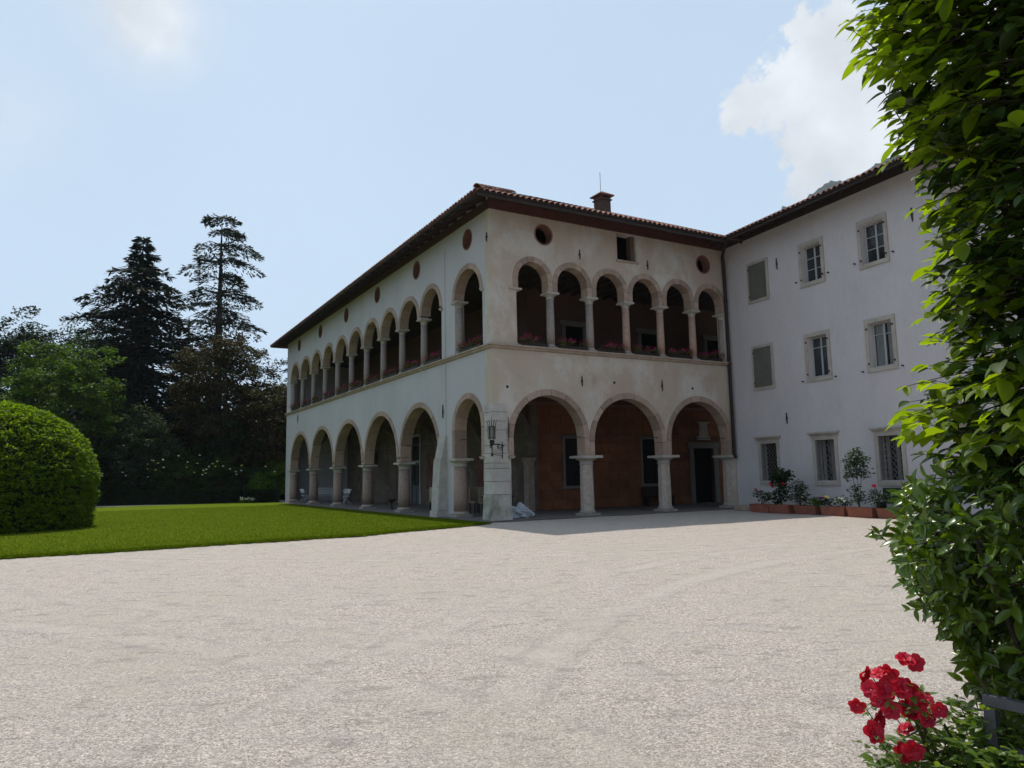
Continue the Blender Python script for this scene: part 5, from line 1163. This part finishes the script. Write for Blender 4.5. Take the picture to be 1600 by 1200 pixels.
FL.finish(lb, 290, key=lambda q: q[0][0]+.6*abs(q[0][1]-2.2))
# red climbing rose
rb = thing('red_rose_bush', (1.35, 2.2, 0), 'red rose bush with clustered blooms beside the gravel at the lower right', 'rose bush')
T3 = [leaf_template(.55, c, f, .8, 5) for c, f in ((.1, .3), (.2, .2))]
FR = Foliage(T3, M_ROSEL, 'leaf'); g = G()
for k in range(560):
    z = random.uniform(.45, .82) if k < 480 else random.uniform(.05, .4); x = 1.12+max(0, z-.68)*1.3+abs(random.gauss(0, .2)); y = random.uniform(2.02, 2.5)
    dv = Vector((random.gauss(-.5, .5), random.gauss(-.3, .5), random.gauss(.5, .3))).normalized()
    twig(FR, g, (x, y, z), dv, random.uniform(.09, .15), 7, random.uniform(.04, .058), .15, spread=.95, rad=.0015)
canes = [[(1.45, 2.4, 0), (1.35, 2.35, .5), (1.2, 2.32, .85), (1.10, 2.3, 1.0)], [(1.4, 2.4, 0), (1.28, 2.35, .6), (1.16, 2.3, .9), (1.06, 2.28, .93)], [(1.5, 2.4, 0), (1.4, 2.35, .6), (1.25, 2.3, .86), (1.13, 2.28, .82)], [(1.3, 2.3, 0), (1.2, 2.28, .5), (1.12, 2.25, .72)], [(1.6, 2.3, 0), (1.5, 2.3, .5), (1.4, 2.25, .9), (1.3, 2.2, 1.02)]]
for c in canes: g.tube(c, [.009, .007, .005, .003][:len(c)], 5)
bl = []
def blossom_mesh(seed):
    rnd = random.Random(seed); vs = []; fs = []
    for ring, (n, r0, r1, el) in enumerate(((5, .25, 1.0, .25), (5, .2, .82, .65), (5, .1, .55, 1.05), (3, .03, .3, 1.35))):
        for k in range(n):
            a = k*6.283/n+ring*.5+rnd.uniform(-.15, .15); e = el+rnd.uniform(-.15, .15); wd_ = r1*rnd.uniform(.55, .7); b = len(vs)
            for i in range(4):
                t = i/3; rr_ = r0+(r1-r0)*t; zz_ = rr_*math.tan(min(e, 1.2))*.55*(1-.35*t)+.08*math.sin(t*3)
                for j in range(4):
                    s = (j/3-.5)*2; ww = wd_*math.sin(.5+t*2.1)*.75*s; zc_ = zz_+abs(s)**2*.12*r1+rnd.uniform(-.03, .03)
                    vs.append((rr_*math.cos(a)-ww*math.sin(a), rr_*math.sin(a)+ww*math.cos(a), zc_))
            for i in range(3):
                for j in range(3): q = b+i*4+j; fs.append((q, q+1, q+5, q+4))
    me = npmesh('blossom', np.array(vs), np.array(fs), M_RED); me.shade_smooth(); return me
BM = [blossom_mesh(s) for s in range(4)]
bpos_all = [(1.075, .985), (1.10, 1.0), (1.135, 1.005), (1.165, 1.02), (1.20, 1.035), (1.07, .955), (1.105, .96), (1.15, .975), (1.185, .985), (1.09, .925), (1.15, .94), (1.18, .955), (1.04, .90), (1.055, .87), (1.085, .89), (1.05, .845), (1.095, .86),
        (1.215, .955), (1.245, .94), (1.235, .91), (1.265, .915), (1.23, .875), (1.255, .87), (1.20, .86), (1.20, .83), (1.175, .80), (1.255, 1.02), (1.165, .775), (1.13, .72), (1.29, .90), (1.12, .905), (1.215, .895)]
bpos = [q for k, q in enumerate(bpos_all) if k % 5 != 3]
for i, (x, z) in enumerate(bpos):
    x = 1.015+(x-1.04)*.84
    o = link('blossom', BM[i % 4], rb, (x, 2.3+random.uniform(-.06, .04), z)); s = random.uniform(.023, .033); o.scale = (s, s, s)
    d = Vector((random.gauss(-.2, .5), random.gauss(-.8, .4), random.gauss(.45, .4))).normalized(); o.rotation_mode = 'QUATERNION'; o.rotation_quaternion = d.to_track_quat('Z', 'X')
    if i % 2 == 0: g.tube([(x+.02, 2.33, z), (x+.08, 2.34, z-.09)], .002, 4); twig(FR, g, (x+.03, 2.3, z-.03), (random.gauss(0, .6), -.4, -.2), .07, 5, .033, .1, rad=.0012)
g.build('canes', M_STEM, rb)
FR.finish(rb, 250, key=lambda q: -q[0][2])
# grey iron gate leaf standing open at the right edge
gt = thing('garden_gate', (1.4, 2.25, 0), 'grey flat-bar iron gate standing open at the lower right corner', 'gate')
ga = Vector((1.335, 2.22, 0)); gd = Vector((.50, -.74, 0)).normalized(); gn = Vector((-gd.y, gd.x, 0)); PG = lambda u, d, z: ga+gd*u+gn*d+Z*z
G().box(PG, 0, .030, -.012, .012, .05, .925).build('stile', M_GATE, gt); G().box(PG, 0, .95, -.013, .013, .927, .955).build('top_rail', M_GATE, gt)
for u in (.16, .33, .50, .67, .84): G().box(PG, u, u+.026, -.009, .009, .05, .925).build('bar', M_GATE, gt)
for z in (.80, .45, .12): G().box(PG, .031, .92, -.007, .007, z, z+.026).build('cross_bar', M_GATE, gt)
g = G(); g.tube([PG(.2+.06*math.cos(t), 0, 1.02+.06*math.sin(t)) for t in [k*.35-1.57 for k in range(17)]], .008, 5); g.build('scroll', M_GATE, gt)
# weed on the gravel
wd2 = thing('weed', (1.05, 2.9, 0), 'tiny green weed growing in the gravel by the roses', 'weed')
leafcloud(clumps(np.array([[1.05, 2.9, .03]]), [.05], 26), .03, M_GREY, 'foliage', wd2)

# ------------------------------------------------------------------ mountain behind the wing
def mountain():
    na, nr_ = 700, 46; V = []
    for i in range(na):
        az = -20+i*150/(na-1); a = R(az)
        te = float(np.interp(az, [-20, 5, 12, 18, 21, 24.3, 29.6, 35, 42, 60, 90, 130], [.03, .05, .10, .23, .341, .361, .385, .42, .44, .36, .26, .2]))
        for j in range(nr_):
            t = j/(nr_-1); r = 900+t*1050; x = r*math.sin(a); y = r*math.cos(a)
            s = math.sin(math.pi*.5*min(1, t/.62)) if t < .62 else math.cos((t-.62)*1.1)
            nz_ = .004*math.sin(x*.021+y*.013)+.004*math.sin(x*.043-y*.031)+.004*math.sin(x*.11+y*.07)+.0015*math.sin(x*.29-y*.19)+.0010*random.random()
            V.append((x, y, -8+r*(te*s+nz_*s)))
    F = [(i*nr_+j, (i+1)*nr_+j, (i+1)*nr_+j+1, i*nr_+j+1) for i in range(na-1) for j in range(nr_-1)]
    m = mat('forested_slope', (.028, .042, .036), 1, (.045, .055, .045), .006, 0, spec=0, stain=[((.09, .09, .085), .01, .62, .72)])
    o = link('mountain', npmesh('mountain', np.array(V), np.array(F), m)); tag(o, kind='structure'); o.data.shade_smooth()
mountain()

# ------------------------------------------------------------------ summer haze
bpy_me = G(); x0, x1, y0, y1, z0, z1 = -2200, 2200, -1400, 2200, -30, 900
bpy_me.add([(x, y, z) for z in (z0, z1) for x, y in ((x0, y0), (x1, y0), (x1, y1), (x0, y1))], [(0, 3, 2, 1), (4, 5, 6, 7), (0, 1, 5, 4), (1, 2, 6, 5), (2, 3, 7, 6), (3, 0, 4, 7)])
hm = bpy.data.materials.new('air_haze'); hm.use_nodes = True; hn = hm.node_tree.nodes; hn.remove(hn['Principled BSDF'])
pv = hn.new('ShaderNodeVolumePrincipled'); pv.inputs['Color'].default_value = (.78, .88, 1, 1); pv.inputs['Density'].default_value = .00012; pv.inputs['Anisotropy'].default_value = .2
hm.node_tree.links.new(pv.outputs[0], hn['Material Output'].inputs['Volume'])
tag(bpy_me.build('haze', hm), kind='stuff')
